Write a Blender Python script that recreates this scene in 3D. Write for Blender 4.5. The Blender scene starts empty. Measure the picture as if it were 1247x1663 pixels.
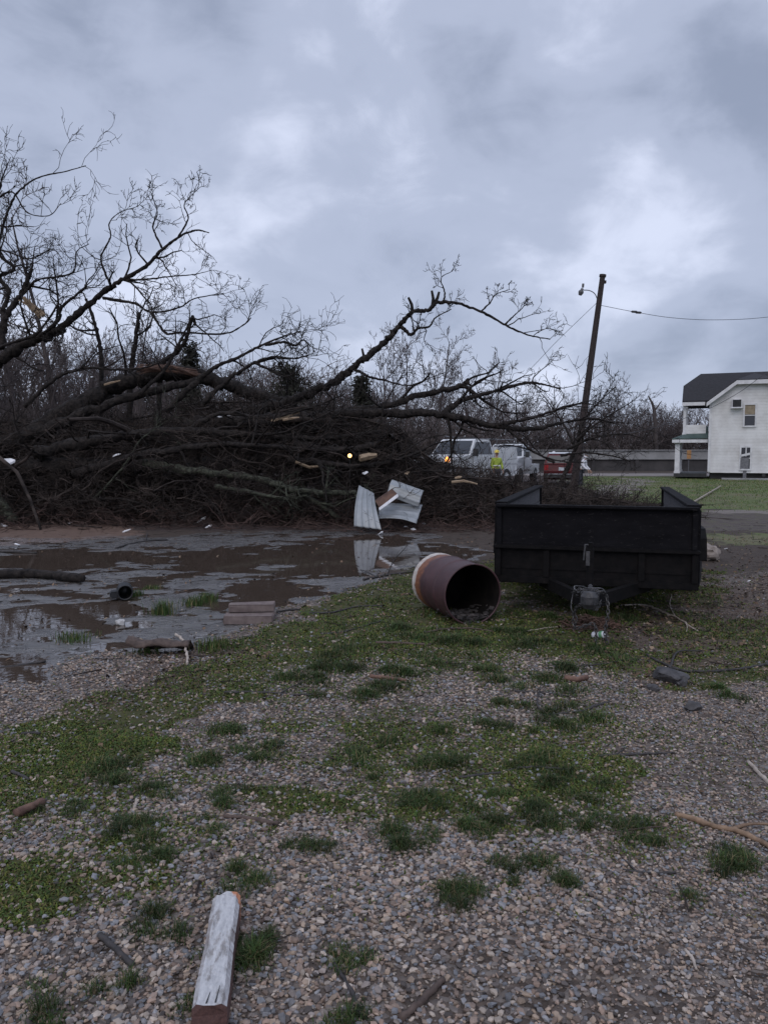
import bpy, bmesh, math, random
import numpy as np
from mathutils import Vector, Matrix

# ------------------------------------------------------------------ camera, sky, sun
scene = bpy.context.scene
COL = scene.collection
CAM_H, FPX, CX, CY = 1.64, 1250.0, 623.5, 831.5
PITCH = math.atan((CY - 737.0) / FPX)
cam_data = bpy.data.cameras.new("camera")
cam_data.sensor_fit = 'VERTICAL'
cam_data.angle_y = 2 * math.atan(CY / FPX)
cam_data.clip_start, cam_data.clip_end = 0.05, 3000
cam = bpy.data.objects.new("camera", cam_data)
COL.objects.link(cam)
cam.location = (0, 0, CAM_H)
cam.rotation_euler = (math.radians(90) - PITCH, 0, 0)
scene.camera = cam
scene.view_settings.view_transform = 'Standard'
scene.view_settings.look = 'None'
scene.view_settings.gamma = 1.0
scene.view_settings.exposure = 0.0
scene.view_settings.use_curve_mapping = False
scene.cycles.use_denoising = True
scene.cycles.max_bounces = 5
scene.cycles.diffuse_bounces = 3

SUN_EL, SUN_AZ = 42.0, 200.0       # sun behind the cloud, at the photographer's back
world = bpy.data.worlds.new("World")
scene.world = world
world.use_nodes = True
wt = world.node_tree
wt.nodes.clear()
def wn(t, **kw):
    n = wt.nodes.new(t)
    for k, v in kw.items(): setattr(n, k, v)
    return n
def wmath(op, a, b=None, c=None):
    n = wn('ShaderNodeMath', operation=op)
    for i, v in enumerate((a, b, c)):
        if v is None: continue
        if isinstance(v, (int, float)): n.inputs[i].default_value = v
        else: wt.links.new(v, n.inputs[i])
    return n.outputs[0]
w_out = wn('ShaderNodeOutputWorld')
w_bg = wn('ShaderNodeBackground')
w_bg.inputs['Strength'].default_value = 0.10
wt.links.new(w_bg.outputs[0], w_out.inputs[0])
w_sky = wn('ShaderNodeTexSky', sky_type='NISHITA', sun_disc=False)
w_sky.sun_elevation = math.radians(SUN_EL)
w_sky.sun_rotation = math.radians(SUN_AZ)
w_tc = wn('ShaderNodeTexCoord')
w_sep = wn('ShaderNodeSeparateXYZ')
wt.links.new(w_tc.outputs['Generated'], w_sep.inputs[0])
w_cmb = wn('ShaderNodeMapping')
w_cmb.inputs['Scale'].default_value = (1.0, 1.0, 1.7)
wt.links.new(w_tc.outputs['Generated'], w_cmb.inputs[0])
def wnoise(scale, detail, rough, off, dist=0.0):
    m = wn('ShaderNodeMapping')
    m.inputs['Location'].default_value = off
    wt.links.new(w_cmb.outputs[0], m.inputs[0])
    n = wn('ShaderNodeTexNoise')
    n.inputs['Scale'].default_value = scale
    n.inputs['Detail'].default_value = detail
    n.inputs['Roughness'].default_value = rough
    n.inputs['Distortion'].default_value = dist
    wt.links.new(m.outputs[0], n.inputs['Vector'])
    return n.outputs['Fac']
SKY = (6.6, 5.1)
c_big = wnoise(2.6, 3, 0.45, (SKY[0], SKY[1], 0.0), 0.3)
c_mid = wnoise(5.5, 6, 0.50, (SKY[1], SKY[0], 0.0), 0.5)
c_fin = wnoise(13.0, 6, 0.6, (5.2, 2.2, 0.0), 0.4)
c_sum = wmath('ADD', wmath('ADD', wmath('MULTIPLY', c_big, 0.52), wmath('MULTIPLY', c_mid, 0.36)), wmath('MULTIPLY', c_fin, 0.12))
w_ramp = wn('ShaderNodeValToRGB')
cr = w_ramp.color_ramp
cr.interpolation = 'EASE'
cr.elements[0].position = 0.36; cr.elements[0].color = (3.15, 3.66, 4.98, 1)
cr.elements[1].position = 0.62; cr.elements[1].color = (7.4, 8.0, 9.9, 1)
e = cr.elements.new(0.50); e.color = (4.80, 5.38, 7.0, 1)
wt.links.new(c_sum, w_ramp.inputs[0])
# an overcast sky is brighter overhead and on the sun's side (behind the camera)
zen = wmath('MULTIPLY', wmath('MAXIMUM', wmath('SUBTRACT', w_sep.outputs['Z'], 0.52), 0.0), 1.6)
back = wmath('MULTIPLY', wmath('MAXIMUM', wmath('MULTIPLY', w_sep.outputs['Y'], -1.0), 0.0), 0.55)
gain = wmath('ADD', 1.0, wmath('ADD', zen, back))
w_scl = wn('ShaderNodeVectorMath', operation='SCALE')
wt.links.new(w_ramp.outputs['Color'], w_scl.inputs[0])
wt.links.new(gain, w_scl.inputs['Scale'])
w_mix = wn('ShaderNodeMixRGB')
w_mix.inputs['Fac'].default_value = 0.93          # cloud cover over the clear sky
wt.links.new(w_sky.outputs[0], w_mix.inputs['Color1'])
wt.links.new(w_scl.outputs[0], w_mix.inputs['Color2'])
wt.links.new(w_mix.outputs[0], w_bg.inputs['Color'])

sun_data = bpy.data.lights.new("sun", 'SUN')
sun_data.energy = 0.80
sun_data.angle = math.radians(50)
sun_data.color = (1.0, 0.88, 0.74)
sun = bpy.data.objects.new("sun", sun_data)
COL.objects.link(sun)
_az = math.radians(SUN_AZ)
_sd = Vector((math.sin(_az) * math.cos(math.radians(SUN_EL)), math.cos(_az) * math.cos(math.radians(SUN_EL)), math.sin(math.radians(SUN_EL))))
sun.rotation_euler = _sd.to_track_quat('Z', 'Y').to_euler()
sun.location = (0, -10, 30)

# ------------------------------------------------------------------ helpers
def P(px, py, Y):
    """point of the place seen at photo pixel (px, py) standing at distance Y"""
    xc, yc = (px - CX) / FPX, -(py - CY) / FPX
    cp, sp = math.cos(PITCH), math.sin(PITCH)
    d = (xc, cp + yc * sp, -sp + yc * cp)
    t = Y / d[1]
    return np.array((d[0] * t, Y, CAM_H + d[2] * t))
def G(px, py, z=0.0):
    """point of the ground (height z) at photo pixel (px, py)"""
    xc, yc = (px - CX) / FPX, -(py - CY) / FPX
    cp, sp = math.cos(PITCH), math.sin(PITCH)
    d = (xc, cp + yc * sp, -sp + yc * cp)
    t = (z - CAM_H) / d[2]
    return np.array((d[0] * t, d[1] * t, z))

class Acc:
    """collects geometry (numpy) and links it as ONE mesh object"""
    def __init__(s): s.v = []; s.f = []; s.n = 0; s.c = []; s.hasc = False
    def add(s, v, faces, col=None):
        v = np.asarray(v, float).reshape(-1, 3)
        for fa in (faces if isinstance(faces, list) else [faces]):
            s.f.append(np.asarray(fa, np.int64) + s.n)
        s.v.append(v); s.n += len(v)
        if col is None: col = np.ones((len(v), 3)) * 0.5
        else: s.hasc = True
        s.c.append(np.broadcast_to(np.asarray(col, float), (len(v), 3)))
    def mesh(s, name, mat, smooth=False):
        me = bpy.data.meshes.new(name)
        v = np.concatenate(s.v)
        idx = np.concatenate([f.ravel() for f in s.f])
        tot = np.concatenate([np.full(len(f), f.shape[1]) for f in s.f])
        st = np.concatenate([[0], np.cumsum(tot)[:-1]])
        me.vertices.add(len(v)); me.vertices.foreach_set('co', v.astype(np.float32).ravel())
        me.loops.add(len(idx)); me.loops.foreach_set('vertex_index', idx.astype(np.int32))
        me.polygons.add(len(tot)); me.polygons.foreach_set('loop_start', st.astype(np.int32))
        me.polygons.foreach_set('loop_total', tot.astype(np.int32))
        me.polygons.foreach_set('use_smooth', np.full(len(tot), bool(smooth)))
        me.update(calc_edges=True)
        me.validate()
        if s.hasc:
            a = me.color_attributes.new('tint', 'FLOAT_COLOR', 'POINT')
            c = np.concatenate(s.c); c4 = np.ones((len(c), 4)); c4[:, :3] = c
            a.data.foreach_set('color', c4.astype(np.float32).ravel())
        for m in (mat if isinstance(mat, (list, tuple)) else [mat]): me.materials.append(m)
        return me
    def build(s, name, mat, parent=None, smooth=False, loc=None):
        """loc: world origin of a top-level mesh; children of an Empty are given in the Empty's own axes"""
        if loc is not None:
            s.v = [v - np.asarray(loc, float) for v in s.v]
        o = bpy.data.objects.new(name, s.mesh(name, mat, smooth))
        COL.objects.link(o)
        if parent is not None: o.parent = parent
        if loc is not None: o.location = loc
        return o
    # --- solids
    def box(s, c, size, R=None, col=None, taper=None):
        hx, hy, hz = size[0] / 2, size[1] / 2, size[2] / 2
        v = np.array([(-hx, -hy, -hz), (hx, -hy, -hz), (hx, hy, -hz), (-hx, hy, -hz), (-hx, -hy, hz), (hx, -hy, hz), (hx, hy, hz), (-hx, hy, hz)])
        if taper: v[4:, 0] *= taper; v[4:, 1] *= taper
        if R is not None: v = v @ np.array(R).T
        s.add(v + np.asarray(c), np.array([(0, 3, 2, 1), (4, 5, 6, 7), (0, 1, 5, 4), (1, 2, 6, 5), (2, 3, 7, 6), (3, 0, 4, 7)]), col)
    def bbox(s, c, size, b=0.01, R=None):
        """box with bevelled vertical and horizontal edges"""
        bm = bmesh.new(); bmesh.ops.create_cube(bm, size=1.0)
        for v in bm.verts: v.co = Vector((v.co.x * size[0], v.co.y * size[1], v.co.z * size[2]))
        bmesh.ops.bevel(bm, geom=bm.edges[:], offset=b, segments=2, affect='EDGES')
        s.bm(bm, c, R)
    def bm(s, bm, c=(0, 0, 0), R=None):
        bm.verts.index_update()
        v = np.array([tuple(x.co) for x in bm.verts])
        if R is not None: v = v @ np.array(R).T
        g = {}
        for f in bm.faces: g.setdefault(len(f.verts), []).append([x.index for x in f.verts])
        s.add(v + np.asarray(c), [np.array(q) for q in g.values()])
        bm.free()
    def hexa(s, v8):
        s.add(v8, np.array([(0, 3, 2, 1), (4, 5, 6, 7), (0, 1, 5, 4), (1, 2, 6, 5), (2, 3, 7, 6), (3, 0, 4, 7)]))
    def poly(s, pts, thick):
        """flat polygon (any orientation) given a thickness vector"""
        pts = np.asarray(pts, float); n = len(pts); t = np.asarray(thick, float)
        s.add(np.concatenate([pts, pts + t]), [np.array([list(range(n))[::-1]]), np.array([list(range(n, 2 * n))]),
              np.array([(i, (i + 1) % n, n + (i + 1) % n, n + i) for i in range(n)])])
    def tubes(s, Pm, R, k=4, col=None, cap=False):
        """Pm (m,n,3) polylines, R (m,n) radii"""
        Pm = np.asarray(Pm, float); R = np.asarray(R, float)
        m, n, _ = Pm.shape
        T = np.gradient(Pm, axis=1)
        T /= np.linalg.norm(T, axis=2, keepdims=True) + 1e-9
        mean = Pm[:, -1] - Pm[:, 0]
        ref = np.eye(3)[np.argmin(np.abs(mean), axis=1)][:, None, :]
        N1 = np.cross(T, np.broadcast_to(ref, T.shape)); N1 /= np.linalg.norm(N1, axis=2, keepdims=True) + 1e-9
        N2 = np.cross(T, N1)
        a = np.arange(k) / k * 2 * math.pi
        V = Pm[:, :, None, :] + R[:, :, None, None] * (np.cos(a)[:, None] * N1[:, :, None, :] + np.sin(a)[:, None] * N2[:, :, None, :])
        base = (np.arange(m) * n * k)[:, None, None]
        i = np.arange(n - 1)[None, :, None] * k
        j = np.arange(k)[None, None, :]; j2 = (j + 1) % k
        q = np.stack([base + i + j2, base + i + j, base + i + k + j, base + i + k + j2], -1).reshape(-1, 4)
        fs = [q]
        if cap:
            b = np.arange(m)[:, None] * n * k
            fs += [b + np.arange(k)[None, :], b + (n - 1) * k + np.arange(k)[None, ::-1]]
        if col is not None:
            col = np.broadcast_to(np.asarray(col)[..., None, None, :] if np.ndim(col) == 2 else np.asarray(col), (m, n, k, 3)).reshape(-1, 3)
        s.add(V.reshape(-1, 3), fs, col)
    def tube(s, pts, r, k=8, cap=True):
        pts = np.asarray(pts, float)
        r = np.full(len(pts), r) if np.isscalar(r) else np.asarray(r)
        s.tubes(pts[None], r[None], k, cap=cap)
    def lathe(s, prof, c, axis, k=24):
        """prof [(r, t)] revolved round axis through c"""
        ax = np.asarray(axis, float); ax /= np.linalg.norm(ax)
        ref = np.array((0, 0, 1.0)) if abs(ax[2]) < 0.8 else np.array((1.0, 0, 0))
        n1 = np.cross(ax, ref); n1 /= np.linalg.norm(n1); n2 = np.cross(ax, n1)
        a = np.arange(k) / k * 2 * math.pi
        ring = np.cos(a)[:, None] * n1 + np.sin(a)[:, None] * n2
        v = np.concatenate([np.asarray(c) + ax * t + ring * r for r, t in prof])
        n = len(prof)
        q = np.array([(i * k + j, i * k + (j + 1) % k, (i + 1) * k + (j + 1) % k, (i + 1) * k + j) for i in range(n - 1) for j in range(k)])
        s.add(v, q)
    def ico(s, c, size, rng, jit=0.18, sub=2, flat=0.0):
        bm = bmesh.new(); bmesh.ops.create_icosphere(bm, subdivisions=sub, radius=1.0)
        for v in bm.verts:
            f = 1 + jit * (rng.random() - 0.5) * 2
            v.co = Vector((v.co.x * size[0] * f, v.co.y * size[1] * f, max(v.co.z, -1 + flat) * size[2] * f))
        s.bm(bm, c)

def empty(name, loc, rz=0.0):
    o = bpy.data.objects.new(name, None); COL.objects.link(o)
    o.location = loc; o.rotation_euler = (0, 0, rz); o.empty_display_size = 0.2
    return o
def tag(o, label=None, cat=None, group=None, kind=None):
    if label: o['label'] = label
    if cat: o['category'] = cat
    if group: o['group'] = group
    if kind: o['kind'] = kind
    return o
def thing(name, label, cat, loc, rz=0.0, group=None):
    return tag(empty(name, loc, rz), label, cat, group)
def Rz(a):
    c, s_ = math.cos(a), math.sin(a); return np.array(((c, -s_, 0), (s_, c, 0), (0, 0, 1)))
def Rx(a):
    c, s_ = math.cos(a), math.sin(a); return np.array(((1, 0, 0), (0, c, -s_), (0, s_, c)))
def Ry(a):
    c, s_ = math.cos(a), math.sin(a); return np.array(((c, 0, s_), (0, 1, 0), (-s_, 0, c)))

# --- value noise
def _h(i, j, seed):
    h = (i.astype(np.int64) * 374761393 + j.astype(np.int64) * 668265263 + seed * 974711) & 0xffffffff
    h = ((h ^ (h >> 13)) * 1274126177) & 0xffffffff
    return ((h ^ (h >> 16)) & 0xffff) / 65535.0
def vnoise(x, y, seed=0):
    xi, yi = np.floor(x), np.floor(y); fx, fy = x - xi, y - yi
    fx = fx * fx * (3 - 2 * fx); fy = fy * fy * (3 - 2 * fy)
    a, b = _h(xi, yi, seed), _h(xi + 1, yi, seed); c, d = _h(xi, yi + 1, seed), _h(xi + 1, yi + 1, seed)
    return (a * (1 - fx) + b * fx) * (1 - fy) + (c * (1 - fx) + d * fx) * fy
def fbm(x, y, seed=0, o=4):
    t = 0; a = 0.5; n = 0
    for k in range(o):
        t = t + a * vnoise(x * 2 ** k + 17.3 * k, y * 2 ** k - 9.1 * k, seed + k); n += a; a *= 0.5
    return t / n
def sstep(a, b, x):
    t = np.clip((x - a) / (b - a), 0, 1); return t * t * (3 - 2 * t)

# ------------------------------------------------------------------ materials
def new_mat(name):
    m = bpy.data.materials.new(name); m.use_nodes = True
    nt = m.node_tree; b = nt.nodes['Principled BSDF']
    return m, nt, b
class NT:
    def __init__(s, nt): s.t = nt
    def n(s, t, **kw):
        x = s.t.nodes.new(t)
        for k, v in kw.items(): setattr(x, k, v)
        return x
    def l(s, a, b): s.t.links.new(a, b)
    def inp(s, sock, v):
        if hasattr(v, 'is_output'): s.l(v, sock)
        else: sock.default_value = v
    def noise(s, scale, detail=4, rough=0.55, vec=None, dist=0.0, sc3=None):
        x = s.n('ShaderNodeTexNoise'); x.inputs['Scale'].default_value = scale
        x.inputs['Detail'].default_value = detail; x.inputs['Roughness'].default_value = rough; x.inputs['Distortion'].default_value = dist
        v = vec if vec is not None else s.obj()
        if sc3 is not None:
            mp = s.n('ShaderNodeMapping'); mp.inputs['Scale'].default_value = sc3; s.l(v, mp.inputs[0]); v = mp.outputs[0]
        s.l(v, x.inputs['Vector']); return x.outputs['Fac']
    def obj(s):
        if not hasattr(s, '_o'): s._o = s.n('ShaderNodeTexCoord').outputs['Object']
        return s._o
    def ramp(s, fac, stops):
        x = s.n('ShaderNodeValToRGB'); c = x.color_ramp
        while len(c.elements) < len(stops): c.elements.new(0.5)
        for e, (p, col) in zip(c.elements, stops):
            e.position = p; e.color = tuple(col) + (1,) if len(col) == 3 else col
        s.l(fac, x.inputs[0]); return x.outputs['Color']
    def mix(s, fac, a, b, mode='MIX'):
        x = s.n('ShaderNodeMixRGB', blend_type=mode)
        s.inp(x.inputs[0], fac)
        for i, v in ((1, a), (2, b)):
            if hasattr(v, 'is_output'): s.l(v, x.inputs[i])
            else: x.inputs[i].default_value = tuple(v) + (1,)
        return x.outputs[0]
    def math(s, op, a, b=None):
        x = s.n('ShaderNodeMath', operation=op); s.inp(x.inputs[0], a)
        if b is not None: s.inp(x.inputs[1], b)
        return x.outputs[0]
    def bump(s, h, strength, dist, nrm=None):
        x = s.n('ShaderNodeBump'); x.inputs['Strength'].default_value = strength; x.inputs['Distance'].default_value = dist
        s.l(h, x.inputs['Height'])
        if nrm is not None: s.l(nrm, x.inputs['Normal'])
        return x.outputs['Normal']
    def attr(s, name):
        return s.n('ShaderNodeAttribute', attribute_name=name)
def simple(name, a, b, scale=6, rough=0.8, bump=0.0, bdist=0.01, metal=0.0, sc3=None, detail=5, lo=0.35, hi=0.65, spec=0.5):
    m, nt, p = new_mat(name); N = NT(nt)
    f = N.noise(scale, detail, 0.6, sc3=sc3)
    N.l(N.ramp(f, [(lo, a), (hi, b)]), p.inputs['Base Color'])
    p.inputs['Roughness'].default_value = rough; p.inputs['Metallic'].default_value = metal
    p.inputs['Specular IOR Level'].default_value = spec
    if bump: N.l(N.bump(f, bump, bdist), p.inputs['Normal'])
    return m
def tinted(name, rough=0.85, var=0.25, scale=8, spec=0.3):
    """colour comes from the piece's own tint (each stone, blade or leaf has its own)"""
    m, nt, p = new_mat(name); N = NT(nt)
    f = N.noise(scale, 3, 0.6)
    v = N.ramp(f, [(0.3, (1 - var,) * 3), (0.7, (1 + var,) * 3)])
    N.l(N.mix(1.0, N.attr('tint').outputs['Color'], v, 'MULTIPLY'), p.inputs['Base Color'])
    p.inputs['Roughness'].default_value = rough; p.inputs['Specular IOR Level'].default_value = spec
    return m
def emit(name, col, strength):
    m, nt, p = new_mat(name)
    p.inputs['Base Color'].default_value = tuple(col) + (1,); p.inputs['Emission Color'].default_value = tuple(col) + (1,)
    p.inputs['Emission Strength'].default_value = strength
    return m
def glassy(name, col, rough=0.06):
    m, nt, p = new_mat(name); p.inputs['Base Color'].default_value = tuple(col) + (1,); p.inputs['Roughness'].default_value = rough
    return m

M = {}
M['bark'] = simple('wet_bark', (0.006, 0.005, 0.005), (0.034, 0.028, 0.025), 11, 0.85, 1.0, 0.05, sc3=(1, 1, 1), detail=7, spec=0.2)
M['bark_moss'] = simple('mossy_bark', (0.014, 0.014, 0.011), (0.070, 0.074, 0.054), 12, 0.85, 1.0, 0.04, spec=0.2)
M['brush_red'] = simple('reddish_brush', (0.018, 0.011, 0.010), (0.095, 0.062, 0.052), 2.5, 0.85, spec=0.2)
M['twig'] = simple('twig', (0.016, 0.013, 0.013), (0.042, 0.034, 0.031), 3, 0.85, spec=0.25)
M['brush'] = simple('brush', (0.008, 0.006, 0.0055), (0.082, 0.064, 0.055), 2.2, 0.85, spec=0.2, lo=0.38, hi=0.75)
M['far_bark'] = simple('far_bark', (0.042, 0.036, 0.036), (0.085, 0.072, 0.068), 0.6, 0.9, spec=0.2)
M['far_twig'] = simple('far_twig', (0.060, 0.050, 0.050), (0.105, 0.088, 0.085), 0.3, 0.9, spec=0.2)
M['raw_wood'] = simple('raw_wood', (0.15, 0.10, 0.06), (0.36, 0.27, 0.18), 6, 0.8, 0.3, 0.005, sc3=(1, 1, 6))
M['split_wood'] = simple('split_red_wood', (0.045, 0.024, 0.018), (0.12, 0.066, 0.045), 6, 0.85, 0.5, 0.01)
M['black_paint'] = simple('worn_black_paint', (0.0035, 0.0035, 0.004), (0.010, 0.0095, 0.011), 9, 0.9, 0.25, 0.003, detail=8, lo=0.3, hi=0.75, spec=0.08)
M['black_steel'] = simple('black_steel', (0.0035, 0.0035, 0.004), (0.012, 0.010, 0.010), 14, 0.75, 0.15, 0.002, detail=8, lo=0.35, hi=0.8, spec=0.12)
_m, _nt, _p = new_mat('scuffed_black_paint'); _N = NT(_nt)
_f, _s = _N.noise(7, 6, 0.65, sc3=(0.4, 1, 1.6)), _N.noise(48, 6, 0.75, sc3=(0.35, 1, 1))
_c = _N.ramp(_f, [(0.3, (0.0035, 0.0035, 0.0045)), (0.75, (0.0110, 0.0105, 0.0125))])
_N.l(_N.mix(_N.math('MULTIPLY', _N.math('GREATER_THAN', _s, 0.60), 0.55), _c, (0.040, 0.036, 0.036)), _p.inputs['Base Color'])
_p.inputs['Roughness'].default_value = 0.85; _p.inputs['Specular IOR Level'].default_value = 0.1
_N.l(_N.bump(_s, 0.3, 0.003), _p.inputs['Normal'])
M['black_paint'] = _m
M['grey_board'] = simple('weathered_board', (0.035, 0.034, 0.038), (0.085, 0.083, 0.090), 10, 0.8, 0.3, 0.004, sc3=(6, 0.6, 6))
M['steel'] = simple('bare_steel', (0.05, 0.05, 0.055), (0.16, 0.155, 0.155), 30, 0.45, metal=0.6)
M['rubber'] = simple('rubber', (0.010, 0.010, 0.011), (0.022, 0.021, 0.021), 12, 0.85)
M['rim'] = simple('rim_paint', (0.18, 0.18, 0.19), (0.30, 0.30, 0.31), 12, 0.45, metal=0.3)
M['car_glass'] = glassy('car_glass', (0.020, 0.024, 0.030))
M['house_glass'] = glassy('house_glass', (0.025, 0.025, 0.030), 0.1)
M['white_paint_car'] = simple('truck_white_paint', (0.46, 0.475, 0.49), (0.60, 0.61, 0.62), 3, 0.3)
M['red_paint_car'] = simple('dark_red_paint', (0.060, 0.007, 0.009), (0.090, 0.011, 0.014), 3, 0.4, spec=0.3)
M['dark_trim'] = simple('dark_trim', (0.012, 0.012, 0.013), (0.03, 0.03, 0.03), 8, 0.6)
M['chrome'] = simple('chrome', (0.45, 0.45, 0.46), (0.60, 0.60, 0.61), 8, 0.2, metal=0.9)
M['amber_lamp'] = emit('amber_lamp', (1.0, 0.36, 0.07), 5.0)
M['warm_lamp'] = emit('warm_lamp', (1.0, 0.55, 0.20), 3.5)
M['tail_lens'] = simple('tail_lens', (0.25, 0.01, 0.012), (0.32, 0.015, 0.015), 8, 0.25)
M['plate'] = simple('plate', (0.40, 0.42, 0.45), (0.50, 0.52, 0.55), 20, 0.5)
M['concrete'] = simple('pale_concrete', (0.20, 0.20, 0.20), (0.29, 0.29, 0.29), 0.8, 0.9)
M['dark_concrete'] = simple('dark_concrete', (0.035, 0.033, 0.034), (0.065, 0.060, 0.060), 0.7, 0.9)
M['shingle'] = simple('asphalt_shingle', (0.010, 0.010, 0.012), (0.022, 0.021, 0.025), 6, 0.9, 0.4, 0.02, sc3=(1, 1, 3))
M['white_trim'] = simple('weathered_white_trim', (0.50, 0.50, 0.51), (0.66, 0.66, 0.67), 3, 0.7)
M['orange'] = simple('faded_orange', (0.30, 0.15, 0.05), (0.40, 0.21, 0.08), 4, 0.6)
M['scrap_white'] = simple('scrap_white', (0.50, 0.50, 0.52), (0.74, 0.74, 0.75), 9, 0.7)
M['pole_wood'] = simple('creosoted_pole', (0.014, 0.010, 0.010), (0.040, 0.028, 0.026), 3, 0.85, 0.4, 0.01, sc3=(8, 8, 0.4))
M['wire'] = simple('wire', (0.02, 0.02, 0.022), (0.035, 0.035, 0.04), 4, 0.6)
M['lamp_metal'] = simple('lamp_metal', (0.06, 0.06, 0.065), (0.12, 0.12, 0.13), 6, 0.5)
M['plastic_black'] = simple('black_plastic', (0.006, 0.006, 0.007), (0.012, 0.012, 0.013), 9, 0.4)
M['block'] = simple('red_brown_block', (0.10, 0.075, 0.070), (0.17, 0.135, 0.125), 12, 0.9, 0.4, 0.004)
M['stone_dark'] = simple('dark_stone', (0.025, 0.024, 0.026), (0.07, 0.066, 0.068), 14, 0.7, 0.6, 0.01)
M['stone_pale'] = simple('pale_stone', (0.32, 0.31, 0.30), (0.45, 0.44, 0.43), 10, 0.8, 0.3, 0.005)
M['hivis'] = simple('hi_vis_yellow', (0.26, 0.34, 0.04), (0.36, 0.44, 0.06), 6, 0.7)
M['hood_white'] = simple('white_cloth', (0.58, 0.58, 0.62), (0.72, 0.72, 0.75), 6, 0.8)
M['jeans'] = simple('dark_trousers', (0.02, 0.022, 0.03), (0.04, 0.042, 0.055), 8, 0.85)
M['skin'] = simple('skin', (0.30, 0.18, 0.13), (0.38, 0.24, 0.18), 8, 0.6)
M['hair'] = simple('dark_hair', (0.015, 0.010, 0.008), (0.03, 0.02, 0.016), 20, 0.6)
M['helmet'] = simple('helmet_shell', (0.55, 0.42, 0.05), (0.65, 0.50, 0.08), 4, 0.4)
M['evergreen'] = simple('evergreen_leaf', (0.022, 0.022, 0.018), (0.046, 0.046, 0.036), 2, 0.85, spec=0.1)
M['grey_stick'] = simple('wet_dark_stick', (0.012, 0.011, 0.011), (0.042, 0.036, 0.035), 22, 0.7, 0.4, 0.003, sc3=(1, 1, 1))
M['brown_stick'] = simple('brown_stick', (0.040, 0.026, 0.021), (0.095, 0.066, 0.053), 22, 0.8, 0.4, 0.003)
M['grass'] = tinted('grass_blade', 0.75, 0.2, 4)
M['stone'] = tinted('gravel_stone', 0.72, 0.18, 60, 0.35)
M['leaf'] = tinted('dead_leaf', 0.85, 0.25, 20)

# ------------------------------------------------------------------ ground: one sheet, its zones and relief
def poly_sd(poly, x, y):
    """signed distance to a polygon, positive inside"""
    d = np.full(x.shape, 1e9); ins = np.zeros(x.shape, bool); n = len(poly)
    for i in range(n):
        ax, ay = poly[i][:2]; bx, by = poly[(i + 1) % n][:2]
        ex, ey = bx - ax, by - ay; wx, wy = x - ax, y - ay
        t = np.clip((wx * ex + wy * ey) / (ex * ex + ey * ey + 1e-12), 0, 1)
        d = np.minimum(d, np.hypot(wx - ex * t, wy - ey * t))
        c = ((ay <= y) & (y < by)) | ((by <= y) & (y < ay))
        with np.errstate(divide='ignore', invalid='ignore'):
            ins ^= c & (x < ax + (y - ay) * ex / (ey if ey != 0 else 1e-12))
    return np.where(ins, d, -d)
def zone(pts): return [G(px, py) for px, py in pts]
Z_MUD = [zone([(-260, 880), (-40, 872), (120, 872), (260, 868), (580, 858), (800, 885), (800, 915), (700, 908), (570, 955), (470, 985), (440, 1008), (360, 1035), (240, 1050), (160, 1078), (120, 1105), (-160, 1125)])]
Z_WATER = [zone([(438, 900), (560, 868), (690, 872), (690, 905), (590, 935), (450, 930)]),
           zone([(270, 895), (400, 888), (470, 905), (430, 925), (290, 928)]),
           zone([(-90, 1070), (60, 1056), (125, 1078), (60, 1108), (-90, 1112)]),
           zone([(60, 990), (110, 978), (200, 978), (222, 990), (180, 1012), (90, 1022)]),
           zone([(350, 950), (420, 940), (480, 955), (440, 980), (360, 975)]),
           zone([(-140, 905), (40, 890), (200, 893), (330, 905), (200, 915), (0, 925), (-140, 930)]),
           zone([(690, 878), (760, 874), (800, 890), (760, 905), (700, 900)]),
           zone([(-80, 1000), (30, 985), (55, 1010), (0, 1040), (-80, 1045)])]
Z_DIRT = [zone([(-200, 852), (0, 850), (120, 852), (250, 862), (180, 874), (60, 884), (-200, 892)])]
Z_MOSS = [zone([(-60, 1205), (60, 1165), (150, 1125), (330, 1062), (430, 1010), (470, 985), (570, 955), (690, 910), (800, 915), (830, 985), (900, 990), (1010, 1010), (1040, 1050), (960, 1075), (900, 1060), (760, 1050), (600, 1085), (470, 1085), (420, 1120), (340, 1145), (240, 1215), (160, 1275), (90, 1300), (-60, 1360)]),
          zone([(-60, 1395), (90, 1385), (165, 1410), (140, 1470), (40, 1510), (-60, 1520)]),
          zone([(690, 915), (830, 985), (1010, 1012), (1140, 1000), (1145, 930), (800, 900)]),
          zone([(395, 1280), (520, 1255), (640, 1300), (800, 1290), (720, 1345), (560, 1345), (430, 1330)]),
          zone([(1060, 1020), (1260, 1010), (1400, 1060), (1300, 1125), (1120, 1130), (1020, 1090)]),
          zone([(780, 1225), (900, 1210), (1050, 1240), (1000, 1280), (850, 1285)]),
          zone([(150, 1390), (260, 1330), (330, 1400), (260, 1450), (180, 1440)])]
Z_SPARSE = [zone([(0, 1180), (330, 1070), (700, 1040), (1000, 1050), (1040, 1130), (960, 1260), (1080, 1370), (800, 1450), (500, 1440), (200, 1470), (0, 1480)])]
Z_LITTER = [zone([(1000, 990), (1500, 890), (1700, 950), (1300, 1040), (1080, 1110), (1010, 1080)]),
            zone([(150, 1080), (300, 1050), (420, 1040), (330, 1120), (150, 1150)])]
LAWN_A = (10.8, 17.7)
def zmax(zs, x, y):
    r = np.full(x.shape, -1e9)
    for z in zs: r = np.maximum(r, poly_sd(z, x, y))
    return r
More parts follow.
